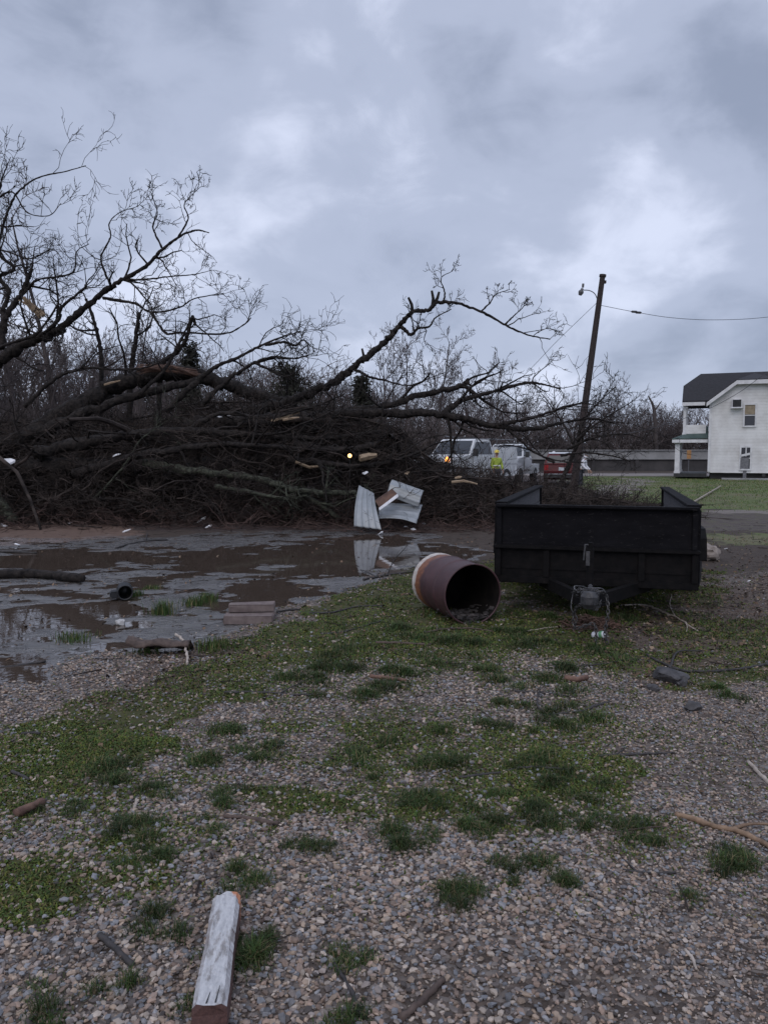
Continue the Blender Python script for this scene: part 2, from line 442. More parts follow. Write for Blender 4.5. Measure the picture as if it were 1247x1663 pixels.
def masks(x, y):
    x = np.asarray(x, float); y = np.asarray(y, float)
    d = np.maximum(np.hypot(x, y), 0.5)
    s = np.clip(d / 9.0, 0.25, 3.0)                   # softer edges farther away
    n1 = fbm(x * 1.1, y * 1.1, 11) - 0.5; n2 = fbm(x * 4.0, y * 4.0, 23) - 0.5
    nn = n1 * 1.5 + n2 * 0.8
    m = {}
    m['mud'] = sstep(-0.25, 0.25, zmax(Z_MUD, x, y) / s + nn * 0.8)
    m['water'] = sstep(-0.35, 0.35, zmax(Z_WATER, x, y) / s + nn * 0.55)
    m['dirt'] = sstep(-0.3, 0.3, zmax(Z_DIRT, x, y) / s + nn)
    m['moss'] = sstep(-0.10, 0.25, zmax(Z_MOSS, x, y) / s + nn * 1.0 + (fbm(x * 9, y * 9, 29, 3) - 0.5) * 0.5 - 0.02) * (1 - m['mud'])
    m['sparse'] = sstep(-0.3, 0.3, zmax(Z_SPARSE, x, y) / s + nn) * sstep(0.38, 0.56, fbm(x * 1.7, y * 1.7, 37) * 0.6 + fbm(x * 6, y * 6, 38) * 0.4)
    m['litter'] = sstep(-0.3, 0.3, zmax(Z_LITTER, x, y) / s + nn)
    # the yard behind the trailer: lawn with a muddy track across it, pile ground left of it
    right = sstep(4.0, 7.5, x - 0.16 * (y - 12) + n1 * 2)
    yy = y + n1 * 2.2 + n2 * 0.6
    lawn = sstep(21.5, 23.5, yy)
    track = sstep(16.0, 17.2, yy) * (1 - sstep(20.8, 22.2, yy))
    m['lawn'] = np.clip(lawn + sstep(13.2, 14.2, yy) * (1 - sstep(15.6, 16.6, yy)), 0, 1) * right * (1 - sstep(54, 58, y + n1 * 3))
    m['track'] = track * right
    pa, pb = G(1045, 776)[:2], G(955, 812)[:2]
    ex, ey = pb - pa; t = np.clip(((x - pa[0]) * ex + (y - pa[1]) * ey) / (ex * ex + ey * ey), 0, 1)
    pd = np.hypot(x - pa[0] - ex * t, y - pa[1] - ey * t)
    m['path'] = 1 - sstep(0.5, 1.3, pd + n1 * 1.2)
    m['path'] = np.maximum(m['path'], right * sstep(20.6, 21.2, y + n2 * 0.8) * (1 - sstep(22.0, 22.8, y + n2 * 0.8)) * sstep(8, 10, x) * 0.8)
    m['duff'] = sstep(15.2, 17.5, y + n1 * 2.5) * (1 - right)       # bark and needles under the fallen crowns
    m['gravel'] = np.clip(1 - m['mud'] - m['moss'] * 0.92 - m['lawn'], 0, 1) * (1 - sstep(8.5, 12.5, y + n1 * 2)) * (1 - 0.55 * m['litter'] * sstep(4, 6, y))
    return m
WATER_Z = -0.029
def relief(x, y, m):
    x = np.asarray(x, float); y = np.asarray(y, float)
    near = 1 - sstep(25, 60, np.hypot(x, y))
    z = (fbm(x * 0.5, y * 0.5, 3) - 0.5) * 0.05 + (fbm(x * 2.2, y * 2.2, 5) - 0.5) * 0.022 + (fbm(x * 7, y * 7, 8, 3) - 0.5) * 0.012
    lump = (fbm(x * 1.3, y * 2.6, 13) - 0.5) * 0.7 + (fbm(x * 3.4, y * 6.0, 16, 3) - 0.5) * 0.7
    fine = (fbm(x * 6, y * 9, 14, 3) - 0.5) * 1.2 + (fbm(x * 18, y * 18, 15, 2) - 0.5) * 0.5
    mudz = -0.023 + lump * 0.052 + fine * 0.018
    wet = -0.050 + lump * 0.060 + fine * 0.034
    z = z * (1 - m['mud']) + mudz * m['mud']
    z = z * (1 - m['water'] * m['mud']) + wet * m['water'] * m['mud']
    z = z + m['track'] * (fbm(x * 0.8, y * 3, 19) - 0.5) * 0.12 + m['moss'] * 0.012
    return z * near
def ground_z(x, y):
    x = np.atleast_1d(np.asarray(x, float)); y = np.atleast_1d(np.asarray(y, float))
    return relief(x, y, masks(x, y))
def gz(x, y): return float(ground_z(x, y)[0])

def axis(parts):
    out = []
    for a, b, st in parts: out += list(np.arange(a, b, st))
    return np.array(out)
gx_pos = np.concatenate([np.arange(0, 4, 0.05), np.arange(4, 9, 0.075), np.arange(9, 16, 0.2), np.geomspace(16, 700, 34)])
gx = np.concatenate([-gx_pos[:0:-1], gx_pos])
gy = np.concatenate([-np.geomspace(700, 4, 12), np.arange(-3, 1.0, 0.5), np.arange(1.0, 5, 0.05), np.arange(5, 13, 0.065), np.arange(13, 26, 0.16), np.geomspace(26, 1400, 50)])
XX, YY = np.meshgrid(gx, gy)
GM = masks(XX, YY)
ZZ = relief(XX, YY, GM)
nx, ny = len(gx), len(gy)
ids = np.arange(nx * ny).reshape(ny, nx)
a = Acc()
a.add(np.stack([XX, YY, ZZ], -1).reshape(-1, 3), np.stack([ids[:-1, :-1], ids[:-1, 1:], ids[1:, 1:], ids[1:, :-1]], -1).reshape(-1, 4))

m_, nt_, pb_ = new_mat('ground_soil'); N = NT(nt_)
zA, zB = N.attr('zone_a'), N.attr('zone_b')
sA = N.n('ShaderNodeSeparateColor'); N.l(zA.outputs['Color'], sA.inputs[0])
sB = N.n('ShaderNodeSeparateColor'); N.l(zB.outputs['Color'], sB.inputs[0])
f_big, f_mid, f_fin = N.noise(0.9, 4), N.noise(6, 6, 0.65), N.noise(38, 5, 0.7)
def brk(mask, amt=0.5, f=f_mid):            # break a mask's edge up with fine noise
    x = N.math('ADD', mask, N.math('MULTIPLY', N.math('SUBTRACT', f, 0.5), amt))
    r = N.n('ShaderNodeMapRange'); r.inputs[1].default_value = 0.38; r.inputs[2].default_value = 0.62
    N.l(x, r.inputs[0]); return r.outputs[0]
vor = N.n('ShaderNodeTexVoronoi'); vor.inputs['Scale'].default_value = 42
N.l(N.obj(), vor.inputs['Vector'])
vsep = N.n('ShaderNodeSeparateColor'); N.l(vor.outputs['Color'], vsep.inputs[0])
soil = N.ramp(f_mid, [(0.3, (0.026, 0.018, 0.013)), (0.7, (0.062, 0.044, 0.033))])
peb = N.ramp(vsep.outputs[0], [(0.0, (0.055, 0.042, 0.034)), (0.45, (0.115, 0.090, 0.075)), (0.8, (0.16, 0.138, 0.125)), (1.0, (0.24, 0.205, 0.18))])
col = N.mix(N.math('MULTIPLY', brk(sB.outputs[2], 0.8), 0.85), soil, peb)
moss = N.mix(N.math('MULTIPLY', N.math('GREATER_THAN', f_fin, 0.60), 0.5), N.ramp(f_mid, [(0.28, (0.026, 0.026, 0.009)), (0.5, (0.046, 0.048, 0.012)), (0.72, (0.072, 0.060, 0.026))]), (0.12, 0.10, 0.075))
f_pat = N.noise(2.6, 6, 0.62)
col = N.mix(brk(N.math('MULTIPLY', sA.outputs[1], N.math('ADD', 0.45, f_pat)), 1.1, f_fin), col, moss)
f_lawn = N.noise(0.45, 8, 0.72, sc3=(1, 0.7, 1))
lawn = N.mix(N.ramp(f_lawn, [(0.42, (0, 0, 0)), (0.62, (1, 1, 1))]), N.ramp(f_mid, [(0.3, (0.044, 0.070, 0.012)), (0.7, (0.098, 0.138, 0.030))]), (0.115, 0.100, 0.058))
lawn = N.mix(N.ramp(N.noise(1.6, 8, 0.75), [(0.55, (0, 0, 0)), (0.68, (0.7, 0.7, 0.7))]), lawn, (0.034, 0.040, 0.016))
col = N.mix(brk(sA.outputs[2], 0.7), col, lawn)
col = N.mix(brk(sB.outputs[0], 0.6), col, N.ramp(f_mid, [(0.3, (0.040, 0.032, 0.028)), (0.5, (0.072, 0.057, 0.050)), (0.7, (0.075, 0.078, 0.035))]))    # track
col = N.mix(brk(sB.outputs[1], 0.5), col, N.ramp(f_mid, [(0.3, (0.11, 0.095, 0.082)), (0.7, (0.19, 0.165, 0.145))]))       # path
duff = N.ramp(f_mid, [(0.3, (0.020, 0.014, 0.012)), (0.7, (0.055, 0.038, 0.033))])
alA = N.attr('zone_c'); sC = N.n('ShaderNodeSeparateColor'); N.l(alA.outputs['Color'], sC.inputs[0])
col = N.mix(N.math('MULTIPLY', brk(sC.outputs[2], 1.1, f_fin), 0.75), col, N.ramp(f_fin, [(0.3, (0.035, 0.024, 0.018)), (0.55, (0.085, 0.060, 0.046)), (0.75, (0.17, 0.13, 0.10))]))
col = N.mix(brk(sC.outputs[0], 0.5), col, duff)
mud = N.ramp(f_mid, [(0.25, (0.026, 0.019, 0.016)), (0.5, (0.048, 0.039, 0.032)), (0.75, (0.078, 0.066, 0.052))])
mudm = brk(sA.outputs[0], 0.45)
col = N.mix(mudm, col, mud)
col = N.mix(brk(sC.outputs[1], 0.5), col, N.ramp(f_mid, [(0.3, (0.085, 0.054, 0.040)), (0.7, (0.135, 0.088, 0.066))]))   # dry clay strip
N.l(col, pb_.inputs['Base Color'])
wetr = N.ramp(N.noise(2.2, 5, 0.6, sc3=(1, 2, 1)), [(0.36, (0.13,) * 3), (0.60, (0.34,) * 3)])
N.l(N.mix(mudm, (0.85, 0.85, 0.85), wetr), pb_.inputs['Roughness'])
N.l(N.mix(mudm, (0.3, 0.3, 0.3), (1.0, 1.0, 1.0)), pb_.inputs['Specular IOR Level'])
hgt = N.math('ADD', N.math('MULTIPLY', f_fin, 0.6), N.math('MULTIPLY', vor.outputs['Distance'], N.math('MULTIPLY', sB.outputs[2], -1.0)))
N.l(N.mix(mudm, (1.5, 1.5, 1.5), (1.85, 1.85, 1.85)), pb_.inputs['IOR'])
hgt = N.math('ADD', hgt, N.math('MULTIPLY', N.math('MULTIPLY', N.noise(11, 6, 0.7, sc3=(1, 1.6, 1)), mudm), 3.0))
N.l(N.bump(hgt, 0.8, 0.02), pb_.inputs['Normal'])
ground = a.build('ground', m_, smooth=True)
tag(ground, kind='structure')
def put_attr(o, name, r, g, b):
    at = o.data.color_attributes.new(name, 'FLOAT_COLOR', 'POINT')
    c = np.ones((len(o.data.vertices), 4), np.float32)
    c[:, 0], c[:, 1], c[:, 2] = r.ravel(), g.ravel(), b.ravel(); at.data.foreach_set('color', c.ravel())
put_attr(ground, 'zone_a', GM['mud'], np.clip(GM['moss'] + 0.45 * GM['sparse'] * (1 - GM['mud']), 0, 1), GM['lawn'])
put_attr(ground, 'zone_b', GM['track'], GM['path'], np.clip(GM['gravel'] + 0.35 * GM['litter'], 0, 1))
put_attr(ground, 'zone_c', GM['duff'] * (1 - GM['mud']), GM['dirt'], GM['litter'])

# standing water: one level sheet, showing only where the mud dips below it
mw, ntw, pw = new_mat('puddle_water'); N = NT(ntw)
pw.inputs['Base Color'].default_value = (0.062, 0.046, 0.036, 1); pw.inputs['Roughness'].default_value = 0.025; pw.inputs['IOR'].default_value = 1.85
N.l(N.bump(N.noise(7, 2), 0.035, 0.02), pw.inputs['Normal'])
a = Acc()
wp = zone([(-330, 868), (120, 872), (560, 860), (800, 872), (815, 905), (700, 910), (560, 960), (420, 1010), (240, 1050), (130, 1115), (-260, 1140)])
wp = [(p[0], p[1], WATER_Z) for p in wp]
a.add(wp, np.array([list(range(len(wp)))]))
tag(a.build('puddle_water', mw), kind='structure')

# dirt road in front of the far wall
a = Acc()
rng = np.random.default_rng(5)
rx = np.linspace(-60, 120, 61)
near_e = 57.5 + 0.5 * np.sin(rx * 0.2) + rng.normal(0, 0.12, 61); far_e = 64.5 + 0.3 * np.sin(rx * 0.13 + 1) + rng.normal(0, 0.1, 61)
v = np.concatenate([np.stack([rx, near_e, np.full(61, 0.004)], 1), np.stack([rx, far_e, np.full(61, 0.004)], 1)])
a.add(v, np.array([(i, i + 1, 61 + i + 1, 61 + i) for i in range(60)]))
tag(a.build('road', simple('dirt_road', (0.13, 0.11, 0.10), (0.22, 0.195, 0.18), 1.2, 0.9, detail=8)), kind='structure')

# ------------------------------------------------------------------ gravel: loose stones
rng = np.random.default_rng(42)
def scatter(n, y0, y1, margin=1.0, k=0.53):
    y = np.sqrt(rng.random(n) * (y1 * y1 - y0 * y0) + y0 * y0)
    x = (rng.random(n) * 2 - 1) * (y * k + margin)
    return x, y
def ico_base(seed):
    bm = bmesh.new(); bmesh.ops.create_icosphere(bm, subdivisions=1, radius=1.0)
    r = np.random.default_rng(seed)
    v = np.array([tuple(q.co) for q in bm.verts]); f = np.array([[q.index for q in fa.verts] for fa in bm.faces]); bm.free()
    v *= (0.72 + 0.5 * r.random((len(v), 1)))
    for _ in range(3):                                   # knock flat faces onto it, as crushed rock has
        n = r.normal(size=3); n /= np.linalg.norm(n); lim = 0.55 + 0.2 * r.random()
        d = v @ n; v = v - np.maximum(d - lim, 0)[:, None] * n
    return v, f
BASES = [ico_base(i) for i in range(14)]
PAL = np.array([(0.215, 0.176, 0.150), (0.260, 0.192, 0.138), (0.150, 0.148, 0.150), (0.190, 0.138, 0.106), (0.300, 0.245, 0.195), (0.078, 0.063, 0.054), (0.225, 0.157, 0.116), (0.178, 0.170, 0.166)])
def stones(acc, x, y, size, lift=0.25):
    z = ground_z(x, y); n = len(x); which = rng.integers(0, len(BASES), n)
    for b, (bv, bf) in enumerate(BASES):
        k = np.where(which == b)[0]
        if not len(k): continue
        q = len(k)
        yaw = rng.random(q) * 6.283; tl = rng.normal(0, 0.35, q)
        sc = np.stack([size[k] * (0.8 + 0.5 * rng.random(q)), size[k] * (0.6 + 0.4 * rng.random(q)), size[k] * (0.35 + 0.35 * rng.random(q))], 1)
        v = bv[None] * sc[:, None, :]
        c, s_ = np.cos(tl)[:, None], np.sin(tl)[:, None]
        v = np.stack([v[:, :, 0] * c + v[:, :, 2] * s_, v[:, :, 1], -v[:, :, 0] * s_ + v[:, :, 2] * c], -1)
        c, s_ = np.cos(yaw)[:, None], np.sin(yaw)[:, None]
        v = np.stack([v[:, :, 0] * c - v[:, :, 1] * s_, v[:, :, 0] * s_ + v[:, :, 1] * c, v[:, :, 2]], -1)
        v += np.stack([x[k], y[k], z[k] + sc[:, 2] * (lift + rng.random(q) * 0.6)], -1)[:, None, :]
        col = PAL[rng.integers(0, len(PAL), q)] * (0.62 + 0.80 * rng.random((q, 1))) * np.array((0.99, 1.02, 1.08))
        f = (bf[None] + (np.arange(q) * len(bv))[:, None, None]).reshape(-1, 3)
        acc.add(v.reshape(-1, 3), f, np.repeat(col, len(bv), 0))
acc = Acc()
for n, y0, y1, smin, smax in ((84000, 1.35, 3.6, 0.0065, 0.0170), (72000, 3.6, 6.3, 0.0075, 0.0165), (26000, 6.3, 10.5, 0.010, 0.020)):
    x, y = scatter(n, y0, y1)
    mk = masks(x, y)
    pat = sstep(0.40, 0.62, fbm(x * 2.6, y * 2.6, 91))
    dens = mk['gravel'] * (1 - 0.65 * mk['sparse']) * (0.55 + 0.45 * sstep(0.3, 0.5, fbm(x * 1.4, y * 1.4, 92))) + (0.04 + 0.45 * pat) * mk['moss'] * (1 - mk['mud']) * np.where(y < 6, 0.5, 0.3) + 0.02 * mk['mud']
    keep = rng.random(n) < dens
    x, y = x[keep], y[keep]
    sz = smin + (smax - smin) * rng.random(len(x)) ** 1.6
    sz *= np.where(rng.random(len(x)) < 0.4, 0.6, 1.0)
    sz *= 1.0 - 0.25 * sstep(0.15, 0.5, x / y)           # the gravel is finer towards the right
    stones(acc, x, y, sz)
tag(acc.build('gravel', M['stone']), kind='stuff')

# ------------------------------------------------------------------ grass: dark tufts and short ground cover
def blades(acc, x, y, z, L, w, lean, pal, spread=None):
    n = len(x); a_ = rng.random(n) * 6.283; ln = lean * (0.3 + rng.random(n))
    d = np.stack([np.cos(a_), np.sin(a_)], 1); p = np.stack([-d[:, 1], d[:, 0]], 1)
    b0 = np.stack([x, y, z - 0.005], 1)
    mid = b0 + np.concatenate([d * (L * ln * 0.35)[:, None], (L * 0.6)[:, None]], 1)
    tip = b0 + np.concatenate([d * (L * ln)[:, None], (L * np.sqrt(np.clip(1 - ln ** 2 * 0.5, 0.1, 1)))[:, None]], 1)
    pw_ = np.concatenate([p * w[:, None], np.zeros((n, 1))], 1)
    v = np.stack([b0 - pw_, b0 + pw_, mid + pw_ * 0.75, mid - pw_ * 0.75, tip], 1).reshape(-1, 3)
    i = (np.arange(n) * 5)[:, None]
    col = pal[rng.integers(0, len(pal), n)] * (0.7 + 0.6 * rng.random((n, 1)))
    acc.add(v, [i + np.array([0, 1, 2, 3]), i + np.array([3, 2, 4])], np.repeat(col, 5, 0))
DARKG = np.array([(0.018, 0.040, 0.009), (0.026, 0.054, 0.011), (0.038, 0.068, 0.016), (0.060, 0.078, 0.020), (0.030, 0.060, 0.012), (0.034, 0.062, 0.014), (0.13, 0.105, 0.05)])
MOSSG = np.array([(0.070, 0.090, 0.012), (0.050, 0.068, 0.011), (0.095, 0.105, 0.018), (0.040, 0.058, 0.012), (0.105, 0.082, 0.032), (0.038, 0.070, 0.014), (0.052, 0.085, 0.016)])
TUFTS = [(370,1185),(390,1195),(430,1220),(455,1228),(200,1245),(170,1262),(150,1272),(330,1235),(410,1270),(335,1228),(230,1330),(215,1280),(250,1290),(255,1300),(240,1380),(250,1372),(215,1410),(470,1365),(495,1368),(350,1335),(365,1298),(140,1310),(80,1310),(110,1305),(390,1420),(400,1426),(900,1340),(910,1350),(985,1335),(1045,1340),(1060,1372),(895,1270),(875,1268),(945,1270),(810,1290),(825,1296),(730,1300),(700,1290),(790,1340),(770,1350),(760,1345),(760,1450),(740,1440),(735,1455),(870,1385),(865,1400),(830,1410),(930,1145),(940,1160),(955,1175),(985,1070),(970,1078),(1000,1074),(890,1055),(860,1050),(730,1180),(700,1080),(690,1075),(560,1060),(540,1090),(555,1082),(620,1090),(770,1060),(740,1050),(820,1140),(870,1180),(850,1185),(740,1230),(680,1300),(660,1310),(720,1345),(660,1370),(640,1345),(1200,1385),(1200,1430),(1190,1395),(400,1555),(420,1550),(570,1565),(550,1642),(415,1548),(1160,1130),(1195,1140),(480,1100),(500,1095),(600,1130),(640,1120),(680,1040),(650,1030),(800,1090),(840,1110),(900,1120),(910,1090),(190,1350),(200,1340),(270,1395),(345,1545),(380,1560),(300,1500),(620,1200),(560,1225),(600,1260),(840,1240),(870,1245),(510,1370),(700,1375),(960,1300),(880,1330),(1000,1345),(1165,1415),(230,1500),(60,1640),(300,1640),(160,1590),(930,1180),(780,1180),(700,1240),(530,1130),(590,1085),(660,1090),(1130,1480),(930,1430),(1030,1010),(950,1005),(900,1010),(850,1040),(820,1030)]
acc = Acc()
for i, (px, py) in enumerate(TUFTS):
    c = G(px, py); k = float(np.clip(c[1] / 3.6, 0.75, 1.7))
    for j in range(int(rng.integers(1, 4))):
        cx, cy = c[0] + rng.normal(0, 0.045 * k), c[1] + rng.normal(0, 0.06 * k)
        n = int(rng.integers(110, 260)); rad = (0.026 + 0.030 * rng.random()) * k
        x = cx + rng.normal(0, rad, n); y = cy + rng.normal(0, rad * 0.9, n)
        tint = 0.55 + 0.6 * rng.random(); hs = 0.55 + 0.7 * rng.random()
        fall = np.exp(-((x - cx) ** 2 + (y - cy) ** 2) / (2 * rad * rad))
        blades(acc, x, y, ground_z(x, y), hs * (0.022 + 0.045 * fall * rng.random(n) ** 0.5) * (0.85 + 0.25 * k), np.full(n, 0.0019) * k * (0.7 + 0.6 * rng.random(n)), 1.0, DARKG * tint)
# scattered darker blades through the band
x, y = scatter(120000, 1.6, 11.5); mk = masks(x, y)
keep = rng.random(len(x)) < (0.8 * mk['moss'] * sstep(0.50, 0.62, fbm(x * 2.5, y * 2.5, 71)) + 0.55 * mk['sparse'] * sstep(0.48, 0.6, fbm(x * 3, y * 3, 72)))
x, y = x[keep], y[keep]
blades(acc, x, y, ground_z(x, y), 0.020 + 0.035 * rng.random(len(x)), 0.0018 * np.clip(y / 3.5, 0.8, 2), 0.9, DARKG)
# lawn and verge blades farther off
x = rng.random(90000) * 26 + 3; y = 12.5 + rng.random(90000) ** 1.2 * 42; mk = masks(x, y)
keep = rng.random(len(x)) < mk['lawn'] * sstep(0.30, 0.65, fbm(x * 0.9, y * 0.9, 73) * 0.5 + fbm(x * 3.1, y * 3.1, 74) * 0.5); x, y = x[keep], y[keep]
blades(acc, x, y, ground_z(x, y), 0.03 + 0.06 * rng.random(len(x)), 0.005 * np.clip(y / 20, 0.8, 2), 0.9, np.concatenate([DARKG * 2.0, MOSSG * 1.2]))
tag(acc.build('grass', M['grass']), kind='stuff')

acc = Acc()
x, y = scatter(420000, 1.5, 12.0); x2, y2 = scatter(170000, 1.5, 4.6); x, y = np.concatenate([x, x2]), np.concatenate([y, y2]); mk = masks(x, y)
keep = rng.random(len(x)) < np.clip(mk['moss'] * (0.12 + 0.88 * sstep(0.40, 0.58, 0.5 * fbm(x * 2.6, y * 2.6, 91 + 7) + 0.5 * fbm(x * 8, y * 8, 61))), 0, 1) * np.where(y > 7, 0.55, 1) + 0.62 * mk['sparse'] * (1 - mk['mud']) + 0.05 * mk['gravel'] * (y > 2.6)
x, y = x[keep], y[keep]
blades(acc, x, y, ground_z(x, y), 0.009 + 0.016 * rng.random(len(x)), 0.0047 * np.clip(y / 3.4, 0.95, 2.2), 1.3, MOSSG * 1.05)
tag(acc.build('moss', M['grass']), kind='stuff')

# dead leaves and bark crumbs lying about
acc = Acc()
x, y = scatter(60000, 1.5, 15.0); mk = masks(x, y)
keep = rng.random(len(x)) < 0.12 * (1 - mk['mud']) + 0.5 * mk['litter'] * (1 - mk['mud']) + 0.04 * mk['moss'] + 0.05 * mk['mud'] * (1 - 0.8 * mk['water'])
x, y = x[keep], y[keep]; n = len(x); z = np.maximum(ground_z(x, y), np.where(mk['mud'][keep] > 0.3, WATER_Z, -9)) + 0.006
a_ = rng.random(n) * 6.283; L = (0.006 + 0.020 * rng.random(n)) * np.clip(y / 5, 0.8, 1.25); W = L * (0.25 + 0.5 * rng.random(n))
d = np.stack([np.cos(a_), np.sin(a_), rng.normal(0, 0.35, n)], 1); p = np.stack([-np.sin(a_), np.cos(a_), rng.normal(0, 0.35, n)], 1)
b0 = np.stack([x, y, z], 1)
v = np.stack([b0 - d * L[:, None], b0 + p * W[:, None] + np.array((0, 0, 0.004)), b0 + d * L[:, None], b0 - p * W[:, None] + np.array((0, 0, 0.003))], 1).reshape(-1, 3)
LP = np.array([(0.09, 0.055, 0.035), (0.13, 0.085, 0.055), (0.05, 0.034, 0.026), (0.17, 0.125, 0.085), (0.028, 0.02, 0.018)])
acc.add(v, (np.arange(n) * 4)[:, None] + np.arange(4), np.repeat(LP[rng.integers(0, 5, n)] * (0.7 + 0.6 * rng.random((n, 1))), 4, 0))
tag(acc.build('leaf_litter', M['leaf']), kind='stuff')

# ------------------------------------------------------------------ trees: growth shared by standing and fallen ones
def rnd_perp(T, g):
    r = g.normal(size=T.shape); r -= (r * T).sum(-1, keepdims=True) * T
    return r / (np.linalg.norm(r, axis=-1, keepdims=True) + 1e-9)
def grow(g, S, D, L, r0, n=5, wig=0.25, up=0.0, tip=0.35):
    """m branches at once: start S, direction D, length L, base radius r0 -> polylines, radii"""
    m = len(S); Pm = np.zeros((m, n + 1, 3)); Pm[:, 0] = S
    d = D / (np.linalg.norm(D, axis=1, keepdims=True) + 1e-9)
    for i in range(n):
        d = d + g.normal(0, wig, (m, 3)) + np.array((0, 0, up))
        d /= np.linalg.norm(d, axis=1, keepdims=True) + 1e-9
        Pm[:, i + 1] = Pm[:, i] + d * (L / n)[:, None]
    R = r0[:, None] * np.linspace(1, tip, n + 1)[None]
    return Pm, R
def sprout(g, Pm, R, per, t0=0.2, t1=1.0, ang=(0.75, 0.2), ls=0.55, rs=0.6, L=None):
    """starts, directions, lengths and radii of side branches along Pm"""
    m, n, _ = Pm.shape
    t = t0 + (t1 - t0) * g.random((m, per)) ** 0.8
    t[:, 0] = np.where(g.random(m) < 0.7, 0.97, t[:, 0])
    f = np.clip(t, 0, 0.999) * (n - 1); i = f.astype(int); u = (f - i)[..., None]
    k = np.arange(m)[:, None]
    S = Pm[k, i] * (1 - u) + Pm[k, i + 1] * u
    T = Pm[k, i + 1] - Pm[k, i]; T /= np.linalg.norm(T, axis=-1, keepdims=True) + 1e-9
    an = np.abs(g.normal(ang[0], ang[1], (m, per)))[..., None]
    D = T * np.cos(an) + rnd_perp(T, g) * np.sin(an)
    rr = (R[k, i] * (1 - u[..., 0]) + R[k, i + 1] * u[..., 0]) * rs
    Lt = np.linalg.norm(np.diff(Pm, axis=1), axis=2).sum(1) if L is None else L
    LL = Lt[:, None] * ls * (0.55 + 0.7 * g.random((m, per))) * (1.15 - 0.5 * t)
    return S.reshape(-1, 3), D.reshape(-1, 3), LL.ravel(), rr.ravel()
def ramify(acc, g, Pm, R, levels, rmin=0.006):
    """levels: list of dict(per, ls, rs, up, wig, n, k)"""
    for q in levels:
        S, D, L, r = sprout(g, Pm, R, q['per'], q.get('t0', 0.2), 1.0, q.get('ang', (0.75, 0.22)), q['ls'], q.get('rs', 0.6))
        if 'lmax' in q: L = np.minimum(L, q['lmax'] * (0.6 + 0.6 * g.random(len(L))))
        r = np.maximum(r, rmin)
        Pm, R = grow(g, S, D, L, r, q.get('n', 4), q.get('wig', 0.25), q.get('up', 0.05), q.get('tip', 0.4))
        R = np.maximum(R, rmin * 0.6)
        acc.tubes(Pm, R, q.get('k', 3))
def catmull(pts, per=4):
    p = np.asarray(pts, float); p = np.concatenate([[2 * p[0] - p[1]], p, [2 * p[-1] - p[-2]]])
    out = []
    for i in range(1, len(p) - 2):
        for t in np.arange(per) / per:
            a_, b, c, d = p[i - 1], p[i], p[i + 1], p[i + 2]
            out.append(0.5 * (2 * b + (c - a_) * t + (2 * a_ - 5 * b + 4 * c - d) * t ** 2 + (3 * b - a_ - 3 * c + d) * t ** 3))
    out.append(p[-2]); return np.array(out)

# --- standing bare trees (prototypes, then copies)
def bare_tree_mesh(seed, h, spread=0.45, trunk_r=None, per1=11, per2=8, per3=6, rt=0.02, t0=0.3):
    g = np.random.default_rng(seed); r = trunk_r or h * 0.016
    tr, cr = Acc(), Acc()
    Pm, R = grow(g, np.zeros((1, 3)), np.array([[0.03 * g.normal(), 0.03 * g.normal(), 1.0]]), np.array([h]), np.array([r]), 9, 0.06, 0.05, 0.18)
    tr.tubes(Pm, R, 7)
    S, D, L, rr = sprout(g, Pm, R, per1, t0, 1.0, (0.70, 0.2), spread, 0.5)
    P1, R1 = grow(g, S, D, L, np.maximum(rr, rt), 6, 0.16, 0.10, 0.35)
    cr.tubes(P1, R1, 4)
    ramify(cr, g, P1, R1, [dict(per=per2, ls=0.45, up=0.10, wig=0.2, n=4, rs=0.55), dict(per=per3, ls=0.5, up=0.08, wig=0.25, n=3, rs=0.6)], rt)
    return tr, cr
PROTO = []
for i, (h, sp) in enumerate(((11, 0.42), (10, 0.36), (12, 0.30), (9, 0.5), (11, 0.38))):
    tr, cr = bare_tree_mesh(100 + i, h, sp, rt=0.020)
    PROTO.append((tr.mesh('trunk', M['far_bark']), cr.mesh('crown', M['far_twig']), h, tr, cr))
BT = [  # photo x, top y, distance, prototype, label
    (85, 345, 58, 2, 'tall thin bare tree rising behind the upright broken crown at far left'),
    (30, 450, 62, 1, 'bare tree behind the splintered pale limb at the left edge of the photo'),
    (228, 500, 62, 4, 'bare tree standing behind the pile between the left crown and the first evergreen'),
    (620, 575, 82, 3, 'wide pale bare tree in the gap beneath the long arching branch'),
    (655, 560, 88, 1, 'slender bare tree right of the wide one under the arching branch'),
    (715, 553, 80, 2, 'tallest bare tree under the tip of the long arching branch'),
    (760, 590, 86, 0, 'bare tree with rounded crown left of the drooping branch tip'),
    (800, 600, 92, 4, 'bare tree below the drooping twigs at the end of the arching branch'),
    (690, 600, 96, 3, 'small distant bare tree between the slender and the tallest one'),
    (845, 632, 90, 1, 'low bare tree above the white trucks, left of the leaning pole'),
    (980, 640, 100, 3, 'broad bare tree just right of the leaning pole'),
    (905, 648, 96, 0, 'bare tree just left of the leaning pole'),
    (1062, 655, 104, 2, 'thin bare tree between the leaning pole and the white house'),
]
for px, py, Y, k, lab in BT:
    b = P(px, 737, Y); top = P(px, py, Y)[2]; tm, cm, h, _, _ = PROTO[k]
    t = thing('bare_tree', lab, 'tree', (b[0], Y, -0.05), random.Random(px).random() * 6.28, 'bare trees standing behind the storm debris')
    s_ = top / h; t.scale = (s_ * 0.85, s_ * 0.85, s_)
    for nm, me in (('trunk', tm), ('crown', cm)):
        o = bpy.data.objects.new(nm, me); COL.objects.link(o); o.parent = t

